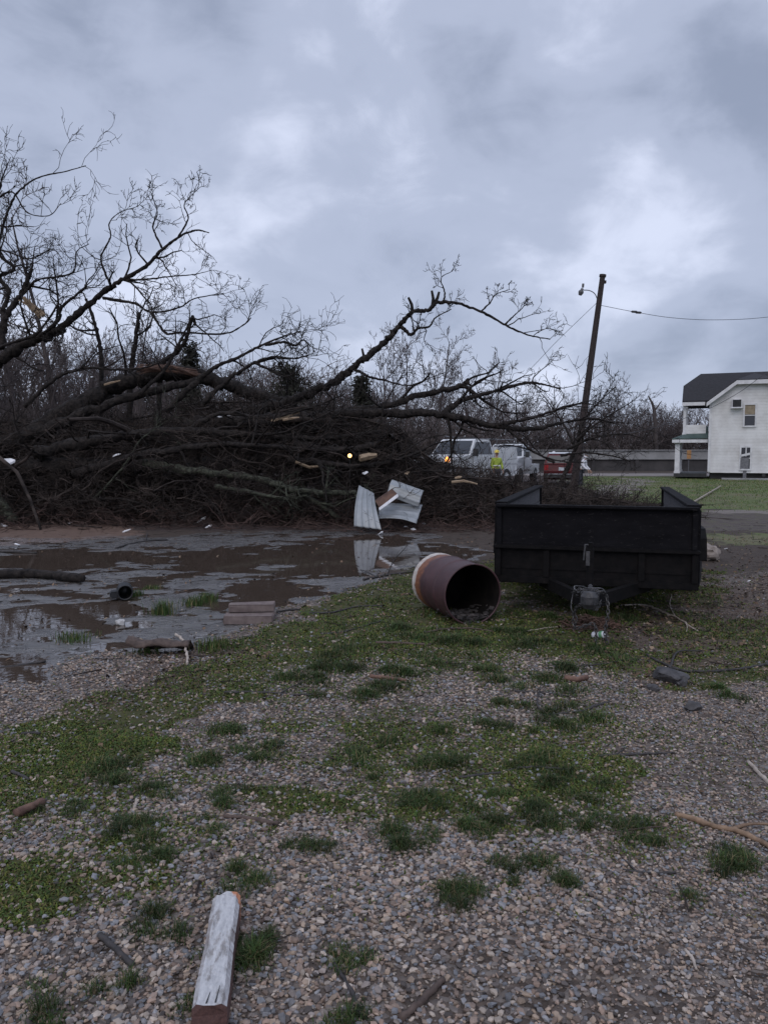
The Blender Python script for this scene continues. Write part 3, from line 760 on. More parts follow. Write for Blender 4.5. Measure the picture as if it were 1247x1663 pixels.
# --- the broken-topped snag on the skyline
t = thing('broken_tree', 'dead broken-topped snag with two prongs on the skyline left of the house', 'tree', (P(1062, 737, 92)[0], 92, 0))
a = Acc(); g = np.random.default_rng(8)
q = lambda px, py: P(px, py, 92) - np.array((P(1062, 737, 92)[0], 92, 0))
a.tube([q(1066, 760), q(1064, 700), q(1062, 668), q(1058, 652)], [0.3, 0.24, 0.2, 0.12], 7)
a.build('trunk', M['far_bark'], t)
a = Acc(); a.tube([q(1061, 662), q(1056, 650), q(1052, 643)], [0.14, 0.11, 0.06], 6); a.tube([q(1062, 668), q(1069, 658), q(1073, 652)], [0.11, 0.08, 0.04], 6)
a.build('branch', M['far_bark'], t)

# --- far wood: one mass
g = np.random.default_rng(77); acc = Acc(); accb = []
def stamp(x, y, s, rz, k):
    c, s2 = math.cos(rz), math.sin(rz); Rm = np.array(((c, -s2, 0), (s2, c, 0), (0, 0, 1)))
    for src in (PROTO[k][3], PROTO[k][4]):
        off = acc.n
        v = np.concatenate(src.v) @ Rm.T * s + np.array((x, y, -0.1))
        acc.v.append(v); acc.c.append(np.full((len(v), 3), 0.5)); acc.n += len(v)
        for f in src.f: acc.f.append(f + off)
def band(px0, px1, y0, y1, ptop, n):
    for i in range(n):
        px = px0 + (px1 - px0) * (i + g.random()) / n; Y = y0 + (y1 - y0) * g.random()
        pt = ptop(px) + g.normal(0, 6)
        top = P(px, pt, Y)[2]; k = int(g.integers(0, 5))
        stamp(P(px, 737, Y)[0], Y, top / PROTO[k][2], g.random() * 6.28, k)
lt = lambda px: float(np.interp(px, [-500, 0, 120, 230, 330, 450, 560, 640, 760, 900, 1000, 1060, 1100, 1250, 1800], [520, 560, 580, 590, 600, 615, 640, 650, 655, 672, 672, 672, 675, 668, 650]))
band(-420, 600, 66, 90, lt, 80)
band(540, 1130, 100, 130, lt, 80)
band(960, 1900, 105, 140, lt, 70)
band(-420, 330, 50, 60, lambda p: lt(p) + 25, 46)
band(540, 1800, 92, 99, lambda p: lt(p) + 24, 90)
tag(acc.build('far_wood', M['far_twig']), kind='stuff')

# low undergrowth along the wood's edge, which closes it against the sky
acc = Acc()
n = 4200
px = g.random(n) * 2400 - 500; Y = 64 + 40 * g.random(n); Y = np.where(px > 820, 92 + 14 * g.random(n), Y)
S = np.array([P(a_, 737, b) for a_, b in zip(px, Y)]); S[:, 2] = 0
D = g.normal(0, 0.5, (n, 3)); D[:, 2] = 1
Pm, R = grow(g, S, D, np.where(px < 560, 1.6, 1.0) * (2.4 + 3.4 * g.random(n)), np.full(n, 0.06), 4, 0.2, 0.05, 0.4); acc.tubes(Pm, R, 3)
ramify(acc, g, Pm, R, [dict(per=7, ls=0.5, n=3, rs=0.7, up=0.05, t0=0.05), dict(per=3, ls=0.6, n=2, rs=0.8, t0=0.1)], 0.03)
tag(acc.build('undergrowth', M['far_twig']), kind='stuff')

# --- evergreens behind the pile
def evergreen(px, ptop, Y, wide, label, seed):
    g = np.random.default_rng(seed); b = P(px, 737, Y); h = P(px, ptop, Y)[2]
    t = thing('evergreen_tree', label, 'tree', (b[0], Y, 0), 0, 'evergreens behind the storm debris')
    a = Acc(); a.tube([(0, 0, -0.1), (0.05, 0, h * 0.5), (0, 0.03, h * 0.97)], [h * 0.03, h * 0.02, 0.02], 7); a.build('trunk', M['far_bark'], t)
    n = int(85 * h / 6); tt = g.random(n) ** 0.8 * 0.85 + 0.12
    S = np.stack([np.zeros(n), np.zeros(n), tt * h], 1); az = g.random(n) * 6.28
    L = wide * (1.05 - tt) ** 0.8 * (0.45 + 0.75 * g.random(n)) + 0.15
    D = np.stack([np.cos(az), np.sin(az), 0.15 + 0.3 * g.random(n)], 1)
    Pm, R = grow(g, S, D, L, np.full(n, 0.03), 4, 0.15, -0.03, 0.4)
    a = Acc(); a.tubes(Pm, R, 3)
    # sprays of small leaf-sized faces along every bough
    m = 46; f = g.random((n, m)) * 0.8 + 0.2; k = np.minimum((f * 4).astype(int), 3); u = (f * 4 - k)[..., None]
    ii = np.arange(n)[:, None]; c = Pm[ii, k] * (1 - u) + Pm[ii, k + 1] * u
    c = (c + g.normal(0, 0.16, c.shape)).reshape(-1, 3); q = len(c)
    d1 = g.normal(size=(q, 3)); d1 /= np.linalg.norm(d1, axis=1, keepdims=True); d2 = rnd_perp(d1, g)
    sz = (0.05 + 0.10 * g.random(q))[:, None]
    v = np.stack([c - d1 * sz, c + d2 * sz * 0.4, c + d1 * sz, c - d2 * sz * 0.4], 1).reshape(-1, 3)
    a.add(v, (np.arange(q) * 4)[:, None] + np.arange(4)); a.build('crown', M['evergreen'], t)
evergreen(312, 556, 42, 1.3, 'narrow dark evergreen showing above the arched trunk at left', 1)
evergreen(468, 592, 40, 3.0, 'broad dark evergreen behind the pile just left of where the long branch rises', 2)
evergreen(590, 608, 44, 1.5, 'dark evergreen peeping out below the long arching branch', 3)

# ------------------------------------------------------------------ far wall along the raised road
t = thing('concrete_wall', 'long pale concrete wall on a dark base across the far side of the yard', 'wall', (0, 74, 0))
a = Acc(); a.box((26, 0, 1.53), (100, 0.5, 0.85)); a.box((26, -0.06, 1.99), (100, 0.7, 0.08)); a.build('parapet', M['concrete'], t)
a = Acc(); a.box((26, 0.2, 0.55), (99.6, 0.5, 1.1)); 
for i in range(24): a.box((-22 + i * 4.2, -0.1, 0.55), (0.35, 0.16, 1.1))
a.build('base', M['dark_concrete'], t)

# ------------------------------------------------------------------ the white house
mh, nth, ph = new_mat('white_clapboard'); N = NT(nth)
wv = N.n('ShaderNodeTexWave', wave_type='BANDS', bands_direction='Z', wave_profile='SAW'); wv.inputs['Scale'].default_value = 1.6
N.l(N.obj(), wv.inputs['Vector'])
dirt = N.noise(0.9, 6, 0.65); dirt2 = N.noise(5, 6, 0.7, sc3=(1, 1, 6))
c = N.ramp(dirt, [(0.3, (0.52, 0.51, 0.50)), (0.6, (0.72, 0.72, 0.72))])
c = N.mix(N.math('MULTIPLY', N.math('GREATER_THAN', dirt2, 0.62), 0.35), c, (0.36, 0.33, 0.30))
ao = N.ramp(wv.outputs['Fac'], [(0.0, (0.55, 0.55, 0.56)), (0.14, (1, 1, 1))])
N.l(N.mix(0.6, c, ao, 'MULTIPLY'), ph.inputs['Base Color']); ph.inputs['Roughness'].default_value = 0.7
N.l(N.bump(wv.outputs['Fac'], 0.5, 0.03), ph.inputs['Normal'])
M['clapboard'] = mh
M['green_metal'] = simple('green_metal_roof', (0.045, 0.075, 0.070), (0.075, 0.110, 0.100), 2, 0.5, metal=0.2)
HY = 50.0
hx = lambda px, Y=HY: (px - 1150.5) * Y / FPX * 0.92
hz = lambda py, Y=HY: P(1200, py, Y)[2]
HX0, HX1 = hx(1150.5), hx(1292); EZ = hz(654); XM = (HX0 + HX1) / 2
house = thing('house', 'old two-storey white clapboard house with dark roof and side porch', 'house', (P(1150.5, 737, HY)[0], HY, 0), -math.radians(22.5))
L = lambda p: np.asarray(p, float) - np.array((HX0, HY, 0))
def hobj(nm, acc_, mat, par=None, **k):
    return acc_.build(nm, mat, par or house, **k)
# walls: the clipped-gable front wing and the main block behind it
a = Acc()
W = HX1 - HX0; zc = hz(624); cl = hx(1191) - HX0; base = 0.42
front = [(0, 0, base), (W, 0, base), (W, 0, EZ), (W - cl, 0, zc), (cl, 0, zc), (0, 0, EZ)]
a.poly(front, (0, 3.6, 0))
a.box((W / 2 + 3.0, 5.25, (base + EZ) / 2), (W + 6.0, 3.28, EZ - base))
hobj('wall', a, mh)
a = Acc(); a.box((W / 2 + 3, 3.6, base / 2), (W + 5.8, 6.3, base)); hobj('foundation', a, M['dark_concrete'])
# roof over the wing (jerkinhead) and over the main block
a = Acc(); ov = 0.42; th = np.array((0, 0, 0.16))
slope = (zc - EZ) / cl
e0, e1 = -0.22, W + 0.22; ez0 = EZ - 0.22 * slope + 0.05
rz_ = hz(607); pk = W / 2
# left pitch, right pitch and the clipped hip between them
hipb = 2.2
zc2 = zc + 0.05
a.poly([(e0, -ov, ez0), (cl, -ov, zc2), (pk, hipb, rz_), (pk, 4.6, rz_), (e0, 4.6, ez0)], th)
a.poly([(e1, 4.6, ez0), (pk, 4.6, rz_), (pk, hipb, rz_), (W - cl, -ov, zc2), (e1, -ov, ez0)], th)
a.poly([(cl, -ov, zc2), (W - cl, -ov, zc2), (pk, hipb, rz_)], th)
RX0 = hx(1104) - HX0; rY = 3.7; zr = hz(611, HY + rY); fY, bY = 0.35, 7.05; ezm = EZ + 0.02
xr0 = hx(1134, HY + rY) - HX0; zb = hz(629, HY + 1.9); yb = fY + (rY - fY) * (zb - ezm) / (zr - ezm); yb2 = bY - (yb - fY)
RX1 = W + 6.3
a.poly([(RX0, fY, ezm), (RX1, fY, ezm), (RX1, rY, zr), (xr0, rY, zr), (RX0, yb, zb)], th)
a.poly([(RX1, bY, ezm), (RX0, bY, ezm), (RX0, yb2, zb), (xr0, rY, zr), (RX1, rY, zr)], th)
a.poly([(RX0, yb2, zb), (RX0, yb, zb), (xr0, rY, zr)], th)
roof = hobj('roof', a, M['shingle'])
a = Acc()
a.poly([(e0 - 0.02, -ov - 0.04, ez0 - 0.14), (cl, -ov - 0.04, zc2 - 0.14), (cl, -ov - 0.04, zc2 + 0.11), (e0 - 0.02, -ov - 0.04, ez0 + 0.11)], (0, 0.035, 0))
a.poly([(cl, -ov - 0.04, zc2 - 0.14), (W - cl, -ov - 0.04, zc2 - 0.14), (W - cl, -ov - 0.04, zc2 + 0.11), (cl, -ov - 0.04, zc2 + 0.11)], (0, 0.035, 0))
a.poly([(W - cl, -ov - 0.04, zc2 - 0.14), (e1, -ov - 0.04, ez0 - 0.14), (e1, -ov - 0.04, ez0 + 0.11), (W - cl, -ov - 0.04, zc2 + 0.11)], (0, 0.035, 0))
a.box(((RX0 + e0) / 2 - 0.05, fY - 0.03, ezm - 0.05), (e0 - RX0 - 0.1, 0.05, 0.22))
hobj('fascia', a, M['white_trim'], roof)
a = Acc(); a.poly([(e0, -ov + 0.01, ez0 - 0.06), (e0, 0.0, ez0 - 0.06), (cl, 0.0, zc2 - 0.06), (cl, -ov + 0.01, zc2 - 0.06)], (0, 0, 0.03)); hobj('soffit', a, M['dark_trim'], roof)
# corner boards
a = Acc(); a.box((0.02, -0.03, (base + EZ) / 2), (0.16, 0.10, EZ - base - 0.1)); hobj('corner_board', a, M['white_trim'])
a = Acc(); a.box((W - 0.02, -0.03, (base + EZ) / 2), (0.16, 0.10, EZ - base - 0.1)); hobj('corner_board', a, M['white_trim'])
# windows
def window(px0, px1, py0, py1, label, broken=False):
    x0, x1, z1, z0 = hx(px0) - HX0, hx(px1) - HX0, hz(py0), hz(py1); fw = 0.10
    a = Acc()
    a.box((x0 - fw / 2, -0.03, (z0 + z1) / 2), (fw, 0.09, z1 - z0 + 2 * fw)); a.box((x1 + fw / 2, -0.03, (z0 + z1) / 2), (fw, 0.09, z1 - z0 + 2 * fw))
    a.box(((x0 + x1) / 2, -0.03, z1 + fw / 2), (x1 - x0, 0.088, fw)); a.box(((x0 + x1) / 2, -0.045, z0 - fw / 2), (x1 - x0, 0.13, fw))
    a.box(((x0 + x1) / 2, -0.025, (z0 + z1) / 2), (x1 - x0, 0.06, 0.06))
    w = hobj('window', a, M['white_trim']); w['label'] = label
    a = Acc(); a.box(((x0 + x1) / 2, -0.008, (z0 + z1) / 2), (x1 - x0, 0.012, z1 - z0)); hobj('pane', a, M['house_glass'], w)
    return w, x0, x1, z0, z1
w, x0, x1, z0, z1 = window(1205.5, 1221.5, 659, 692, 'upstairs sash window with a tan curtain')
a = Acc(); zm = (z0 + z1) / 2
for i in range(8): a.box((x0 + (x1 - x0) * (i + 0.5) / 8, -0.019 - 0.004 * (i % 2), (zm + z1) / 2 + 0.03), ((x1 - x0) / 8, 0.008, (z1 - zm) * 0.9))
hobj('curtain', a, simple('tan_curtain', (0.20, 0.16, 0.11), (0.30, 0.25, 0.18), 5, 0.9), w)
w, x0, x1, z0, z1 = window(1202, 1216, 727, 761, 'broken downstairs window with boards hanging in it')
a = Acc(); zm = (z0 + z1) / 2
a.box(((x0 + x1) / 2 + 0.02, -0.035, (z1 + zm) / 2 + 0.1), (0.07, 0.05, (z1 - zm) * 0.95))
a.poly([(x0 - 0.06, -0.075, zm + 0.22), (x1 + 0.02, -0.075, zm + 0.36), (x1 + 0.05, -0.075, zm + 0.22), (x0 - 0.06, -0.075, zm + 0.08)], (0, 0.03, 0))
hobj('broken_board', a, M['white_trim'], w)
a = Acc(); a.poly([(x0 - 0.04, -0.085, zm + 0.02), (x1 - 0.06, -0.085, zm + 0.04), (x1 - 0.06, -0.085, z0 + 0.02), (x0 - 0.04, -0.085, z0 - 0.02)], (0, 0.02, 0)); a.box(((x0 + x1) / 2 - 0.02, -0.03, z0 - 0.42), (0.20, 0.03, 0.62)); hobj('torn_screen', a, simple('grey_screen', (0.10, 0.10, 0.11), (0.17, 0.17, 0.18), 9, 0.8), w)
# window air conditioner
ax0, ax1 = hx(1184.5) - HX0, hx(1200) - HX0; az1, az0 = hz(650), hz(663)
a = Acc(); a.box(((ax0 + ax1) / 2, -0.2, (az0 + az1) / 2), (ax1 - ax0, 0.42, az1 - az0)); a.box(((ax0 + ax1) / 2, -0.24, az0 - 0.03), (ax1 - ax0 + 0.12, 0.5, 0.05))
ac = hobj('air_conditioner', a, M['white_trim'])
a = Acc()
for i in range(9): a.box(((ax0 + ax1) / 2, -0.418, az0 + 0.07 + (az1 - az0 - 0.12) * i / 8), (ax1 - ax0 - 0.1, 0.03, 0.026))
a.box(((ax0 + ax1) / 2, -0.412, (az0 + az1) / 2), (ax1 - ax0 - 0.08, 0.012, az1 - az0 - 0.06)); hobj('grille', a, M['dark_trim'], ac)
a = Acc(); a.lathe([(0.0, 0), (0.10, 0.0), (0.10, 0.16), (0.0, 0.16)], (hx(1238) - HX0, -0.16, hz(771)), (0, 1, 0), 12); hobj('meter', a, M['dark_trim'])
# porch: upper gallery, green metal roof, lower columns, deck
PX0 = hx(1093) - HX0; dz_ = hz(775)
pcol = lambda x, y, z0, z1, w: (a.box((x, y, (z0 + z1) / 2), (w, w, z1 - z0)), a.box((x, y, z1 - 0.06), (w + 0.1, w + 0.1, 0.12)), a.box((x, y, z0 + 0.08), (w + 0.08, w + 0.08, 0.16)))
porch_x = [hx(1098) - HX0, hx(1098) - HX0]
for y in (0.7, 3.2, 6.2):
    a = Acc(); pcol(hx(1098) - HX0, y, 0.35, hz(717), 0.30); hobj('porch_column', a, M['white_trim'])
for y in (0.75, 3.4, 6.3):
    a = Acc(); pcol(hx(1108.5) - HX0, y, hz(706), EZ - 0.05, 0.17); hobj('gallery_column', a, M['white_trim'])
a = Acc(); a.box(((hx(1107) - HX0 - 0.1) / 2, 0.72, (hz(689) + hz(707)) / 2), (abs(hx(1107) - HX0) - 0.35, 0.08, hz(689) - hz(707)))
a.box((hx(1108.5) - HX0, 3.5, (hz(689) + hz(707)) / 2), (0.08, 5.4, hz(689) - hz(707))); hobj('gallery_railing', a, mh)
zl0, zl1 = hz(713), hz(693); gx0 = hx(1089) - HX0
a = Acc()
a.poly([(gx0, 0.2, zl0), (-0.09, 0.2, zl0 + 0.05), (-0.09, 1.5, zl1 + 0.02)], (0, 0, 0.06))
a.poly([(gx0, 0.2, zl0), (-0.09, 1.5, zl1 + 0.02), (-0.09, 6.9, zl1 + 0.02), (gx0, 6.9, zl0)], (0, 0, 0.06))
pr = hobj('porch_roof', a, M['green_metal'])
a = Acc(); a.box(((gx0 - 0.09) / 2, 0.24, zl0 - 0.12), (-0.09 - gx0, 0.10, 0.2)); a.box((gx0 + 0.05, 3.6, zl0 - 0.12), (0.10, 6.5, 0.2)); hobj('beam', a, M['white_trim'], pr)
a = Acc(); a.box(((PX0 - 0.1) / 2, 3.4, 0.24), (abs(PX0) - 0.1, 6.2, 0.24)); hobj('porch_deck', a, M['dark_trim'])
a = Acc(); a.box((W / 2, -0.5, 0.05), (W * 0.7, 0.6, 0.1)); hobj('step_slab', a, M['concrete'])

# small orange sign seen through the porch
b = P(1118, 737, 72); t = thing('road_sign', 'small plain orange sign on a post seen through the lower porch', 'sign', (b[0], 72, 0.0))
a = Acc(); a.bbox((0, -0.03, 1.58), (0.40, 0.02, 0.80), 0.006); a.build('panel', M['orange'], t)
a = Acc(); a.box((0, 0.01, 0.9), (0.07, 0.05, 1.8)); a.build('post', M['lamp_metal'], t)

# ------------------------------------------------------------------ leaning utility pole, lamp, wires
PD = 34.0
pb = P(929, 800, PD); ptp = P(978, 449, PD); pb[2] = -0.3
pole = thing('utility_pole', 'dark leaning wooden utility pole with a small lamp arm', 'utility pole', (pb[0], PD, 0))
q = lambda v: np.asarray(v) - np.array((pb[0], PD, 0))
a = Acc(); pts = [pb + (ptp - pb) * t for t in np.linspace(0, 1, 9)]; a.tube([q(p) for p in pts], np.linspace(0.18, 0.115, 9), 12); a.build('post', M['pole_wood'], pole)
a = Acc(); a.lathe([(0, 0), (0.15, 0), (0.15, 0.10), (0, 0.10)], q(ptp) - np.array((0, 0, 0.02)), (ptp - pb), 12); a.box(q(P(980.5, 458, PD)), (0.16, 0.12, 0.12)); a.build('cap', M['pole_wood'], pole)
pm = lambda py: pb + (ptp - pb) * ((py - 800) / (449 - 800))
a = Acc(); arm = catmull([pm(492), P(966, 478, PD - 0.1), P(957, 472, PD - 0.2), P(947, 471, PD - 0.3)]); a.tube([q(p) for p in arm], 0.020, 6); a.build('lamp_arm', M['lamp_metal'], pole)
a = Acc(); lh = P(943.5, 473, PD - 0.3); a.lathe([(0, 0.13), (0.05, 0.13), (0.07, 0.04), (0.11, 0.0), (0.115, -0.06), (0.07, -0.17), (0, -0.18)], q(lh), (0.35, 0, 1), 12); a.lathe([(0, 0.0), (0.05, 0), (0.05, 0.16), (0, 0.16)], q(lh) + np.array((0.06, 0, 0.16)), (0.1, 0, 1), 8)
a.build('lamp_head', M['lamp_metal'], pole)
def wire(pts, lab, sag=0.0, r=0.011, extra=None):
    a = Acc(); p0, p1 = np.array(pts[0]), np.array(pts[-1])
    if len(pts) == 2:
        t = np.linspace(0, 1, 24)[:, None]; pp = p0 + (p1 - p0) * t; pp[:, 2] -= sag * 4 * t[:, 0] * (1 - t[:, 0])
    else: pp = catmull(pts, 6)
    a.tube(pp, r, 5)
    if extra:
        for e in extra: a.lathe([(0, -0.16), (0.05, -0.1), (0.05, 0.1), (0, 0.16)], e, (1, 0, -0.05), 8)
    return tag(a.build('wire', M['wire'], loc=tuple(p0)), lab, 'wire', 'overhead wires')
wire([pm(494) + np.array((0.1, 0, 0)), P(1032, 507, PD), P(1090, 516, PD), P(1160, 519.5, PD), P(1250, 514.5, PD), P(1400, 492, PD)], 'sagging overhead wire running right from the leaning pole into the cloudy sky', extra=[P(1029.5, 506.3, PD), P(1036, 507.6, PD)])
wire([pm(490) - np.array((0.1, 0, 0)), P(905, 553, PD), P(858, 602, PD), P(800, 655, PD + 1), P(700, 725, PD + 2)], 'straight wire slanting down left from the leaning pole to the debris', r=0.010)
wire([P(1300, 580, 42), P(1247, 604, 42), P(1200, 637, 42), P(1150, 664, 42), P(1100, 683, 41), P(1040, 700, 40), P(960, 712, 36), pm(717)], 'low service wire drooping across the front of the white house', r=0.014)

# ------------------------------------------------------------------ fallen trees
TW = [dict(per=6, ls=0.5, lmax=1.9, n=5, wig=0.30, up=0.06, rs=0.55, k=4, ang=(0.8, 0.25)), dict(per=5, ls=0.6, lmax=1.1, n=4, wig=0.30, up=0.05, rs=0.6, t0=0.15), dict(per=3, ls=0.6, lmax=0.6, n=3, wig=0.3, up=0.03, rs=0.7)]
RT = 0.0075
def limb(par, name, pts, r0, r1, seed, per=7, lmax=2.0, up=0.06, mat='bark', twigs=True, k=8, t0=0.15, base=(0, 0, 0), lv=3, label=None, jit=0.6):
    """a limb through the given (px, py, distance) points, roughened, with its side branches and twigs"""
    g = np.random.default_rng(seed)
    c = catmull([P(*p) for p in pts], 9) - np.asarray(base)
    n = len(c); rr = r0 + (r1 - r0) * np.linspace(0, 1, n) ** 0.8
    c[1:-1] += g.normal(0, 1, (n - 2, 3)) * rr[1:-1, None] * 0.30 * jit
    rr = rr * (1 + 0.09 * g.normal(size=n))
    a = Acc(); a.tube(c, rr, k)
    a.v[0] = a.v[0] + g.normal(0, 1, a.v[0].shape) * np.repeat(rr, k)[:, None] * 0.085
    if twigs:
        lv_ = [dict(TW[0], per=per, lmax=lmax, up=up, t0=t0)] + TW[1:lv]
        ramify(a, g, c[None], np.minimum(rr, 0.07)[None], lv_, RT)
    o = a.build(name, M[mat], par, smooth=True)
    if label: o['label'] = label
    return o
def stub(par, p0, p1, r, base):
    a = Acc(); A, B = P(*p0) - base, P(*p1) - base; m_ = (A + B) / 2 + np.array((0.03, 0, 0.02))
    a.tube([A, m_, B], [r, r * 0.8, r * 0.6], 7); a.build('broken_stub', M['bark'], par)

# --- tree 1: the crown that still reaches up at the far left
B1 = np.array((P(-40, 640, 21)[0], 21.0, 0.0))
t1 = thing('fallen_tree', 'toppled bare tree at far left whose crown still reaches highest into the sky', 'fallen tree', tuple(B1))
K = dict(par=t1, base=B1)
limb(name='trunk', pts=[(-260, 760, 20.6), (-150, 700, 20.8), (-50, 630, 21), (0, 585, 21), (44, 556, 21), (91, 538, 21.2), (104, 535, 21.2)], r0=0.216, r1=0.120, seed=1, per=5, **K)
limb(name='branch', pts=[(91, 540, 21.2), (135, 503, 21.2), (172, 473, 21.1), (202, 453, 21), (236, 433, 21), (263, 406, 20.9), (296, 382, 20.9), (320, 374, 20.9), (340, 378, 20.9)], r0=0.101, r1=0.014, seed=2, per=8, up=0.02, lmax=1.3, **K)
limb(name='branch', pts=[(168, 484, 21.1), (219, 493, 20.8), (246, 507, 20.6), (290, 500, 20.5), (316, 485, 20.4), (364, 476, 20.3)], r0=0.045, r1=0.010, seed=3, per=8, lmax=1.0, up=0.0, **K)
limb(name='branch', pts=[(246, 507, 20.6), (269, 540, 20.5), (296, 540, 20.4), (364, 542, 20.3), (395, 528, 20.2), (408, 516, 20.2)], r0=0.040, r1=0.013, seed=4, per=7, lmax=1.1, **K)
limb(name='branch', pts=[(182, 466, 21.1), (170, 440, 21.1), (165, 416, 21.1), (180, 385, 21.0), (178, 362, 21.0), (195, 345, 21), (219, 337, 21)], r0=0.036, r1=0.008, seed=5, per=7, lmax=1.0, up=0.1, **K)
limb(name='branch', pts=[(263, 402, 20.9), (249, 369, 20.9), (256, 345, 20.9), (246, 315, 20.9)], r0=0.030, r1=0.008, seed=6, per=7, lmax=0.9, up=0.1, **K)
limb(name='branch', pts=[(290, 385, 20.9), (306, 355, 20.8), (300, 331, 20.8), (323, 306, 20.8)], r0=0.030, r1=0.007, seed=7, per=8, lmax=0.9, up=0.1, **K)
limb(name='branch', pts=[(205, 454, 21), (236, 454, 20.8), (276, 449, 20.6), (313, 446, 20.5), (340, 440, 20.5)], r0=0.032, r1=0.007, seed=8, per=9, lmax=0.9, up=0.03, **K)
limb(name='branch', pts=[(2, 566, 21), (10, 517, 21.1), (34, 480, 21.2), (45, 455, 21.2), (52, 436, 21.2)], r0=0.108, r1=0.048, seed=9, per=3, **K)
limb(name='branch', pts=[(36, 480, 21.2), (52, 462, 21.1), (66, 453, 21), (118, 443, 20.8), (125, 409, 20.7), (145, 396, 20.7)], r0=0.047, r1=0.011, seed=10, per=8, lmax=1.2, **K)
limb(name='branch', pts=[(8, 540, 21.1), (7, 503, 21.3), (15, 473, 21.4), (0, 450, 21.5), (24, 436, 21.4), (0, 412, 21.3), (5, 369, 21.2), (20, 328, 21.1), (34, 308, 21), (64, 288, 21), (108, 278, 21), (140, 269, 21)], r0=0.072, r1=0.010, seed=11, per=11, lmax=1.5, up=0.08, **K)
limb(name='branch', pts=[(-30, 500, 21.6), (-40, 430, 21.8), (-20, 360, 21.9), (-5, 325, 22), (4, 290, 22), (18, 255, 22)], r0=0.079, r1=0.010, seed=12, per=11, lmax=1.2, up=0.08, **K)
limb(name='branch', pts=[(-20, 360, 21.9), (-10, 330, 21.7), (20, 312, 21.6), (45, 345, 21.5), (80, 350, 21.4), (100, 330, 21.4)], r0=0.036, r1=0.008, seed=13, per=8, lmax=1.2, up=0.06, **K)
limb(name='branch', pts=[(-60, 420, 21.4), (-30, 400, 21.3), (10, 408, 21.2), (50, 420, 21.1), (85, 405, 21), (105, 425, 21)], r0=0.036, r1=0.008, seed=14, per=9, lmax=1.2, **K)
limb(name='branch', pts=[(60, 550, 21), (95, 520, 20.8), (100, 500, 20.7), (135, 470, 20.6), (140, 462, 20.6)], r0=0.054, r1=0.028, seed=15, per=6, lmax=1.2, **K)
limb(name='branch', pts=[(-40, 585, 20.4), (10, 560, 20.2), (55, 545, 20), (78, 520, 20), (95, 495, 20), (102, 500, 20)], r0=0.050, r1=0.016, seed=16, per=8, lmax=1.3, **K)
a = Acc(); g = np.random.default_rng(3); A, B = P(38, 484, 20.9) - B1, P(72, 514, 21.0) - B1
for i in range(7): a.tube([A + g.normal(0, 0.05, 3), (A + B) / 2 + g.normal(0, 0.05, 3), B + g.normal(0, 0.05, 3)], [0.015, 0.045, 0.03], 5)
o = a.build('splintered_wood', M['raw_wood'], t1); o['label'] = 'pale freshly splintered wood'

# --- tree 2: the big arched trunk and the long branch that rises over the pile
B2 = np.array((P(230, 610, 21)[0], 21.0, 0.0))
t2 = thing('fallen_tree', 'huge fallen tree with arched trunk and one long branch curving up over the pile', 'fallen tree', tuple(B2))
K = dict(par=t2, base=B2)
limb(name='trunk', pts=[(-200, 830, 20.2), (-80, 775, 20.3), (0, 738, 20.5), (100, 675, 20.5), (180, 632, 20.8), (240, 610, 21), (300, 606, 21.2), (360, 622, 21.5), (430, 645, 21.8), (480, 662, 22)], r0=0.30, r1=0.16, seed=21, per=4, mat='bark', k=12, **K)
limb(name='trunk', pts=[(-150, 790, 19.8), (0, 722, 19.9), (80, 698, 20), (150, 665, 20.1), (230, 640, 20.3), (330, 615, 20.6)], r0=0.20, r1=0.09, seed=22, per=5, k=10, **K)
limb(name='branch', pts=[(395, 668, 20.2), (440, 661, 20.2), (480, 647, 20.2), (512, 634, 20.2), (552, 614, 20.1), (576, 594, 20), (612, 566, 20), (637, 544, 20), (651, 526, 20), (669, 508, 20), (697, 502, 20), (709, 492, 20), (741, 492, 20), (781, 506, 19.9), (821, 528, 19.8), (857, 544, 19.7), (893, 551, 19.6)], r0=0.135, r1=0.014, seed=23, per=5, lmax=1.0, up=0.0, t0=0.62, jit=0.8, lv=3, **K)
limb(name='branch', pts=[(651, 530, 20), (667, 544, 20), (677, 534, 19.9), (697, 530, 19.9), (707, 516, 19.8), (733, 502, 19.8)], r0=0.055, r1=0.010, seed=24, per=6, lmax=0.9, up=-0.02, **K)
limb(name='branch', pts=[(576, 600, 20), (600, 612, 19.9), (625, 618, 19.9), (661, 626, 19.8), (689, 618, 19.7)], r0=0.045, r1=0.010, seed=25, per=5, lmax=0.7, up=0.05, **K)
limb(name='branch', pts=[(720, 490, 20), (722, 475, 20), (716, 452, 20), (735, 440, 20)], r0=0.03, r1=0.006, seed=26, per=5, lmax=0.6, up=0.05, **K)
limb(name='branch', pts=[(781, 506, 19.9), (795, 492, 19.8), (805, 478, 19.7), (828, 470, 19.7)], r0=0.026, r1=0.006, seed=27, per=6, lmax=0.7, up=0.08, **K)
limb(name='branch', pts=[(821, 526, 19.8), (835, 512, 19.8), (848, 500, 19.8), (852, 492, 19.8)], r0=0.022, r1=0.006, seed=28, per=6, lmax=0.6, up=0.08, **K)
stub(t2, (589, 590, 20), (588, 566, 20), 0.045, B2); stub(t2, (670, 508, 20), (663, 483, 20), 0.05, B2); stub(t2, (702, 500, 20), (701, 472, 20), 0.05, B2); stub(t2, (704, 496, 20), (713, 474, 20), 0.05, B2)
limb(name='branch', pts=[(380, 690, 20.4), (470, 678, 20), (560, 669, 20), (625, 660, 20), (681, 642, 20), (745, 627, 20), (761, 616, 20)], r0=0.15, r1=0.05, seed=29, per=6, lmax=1.4, **K)
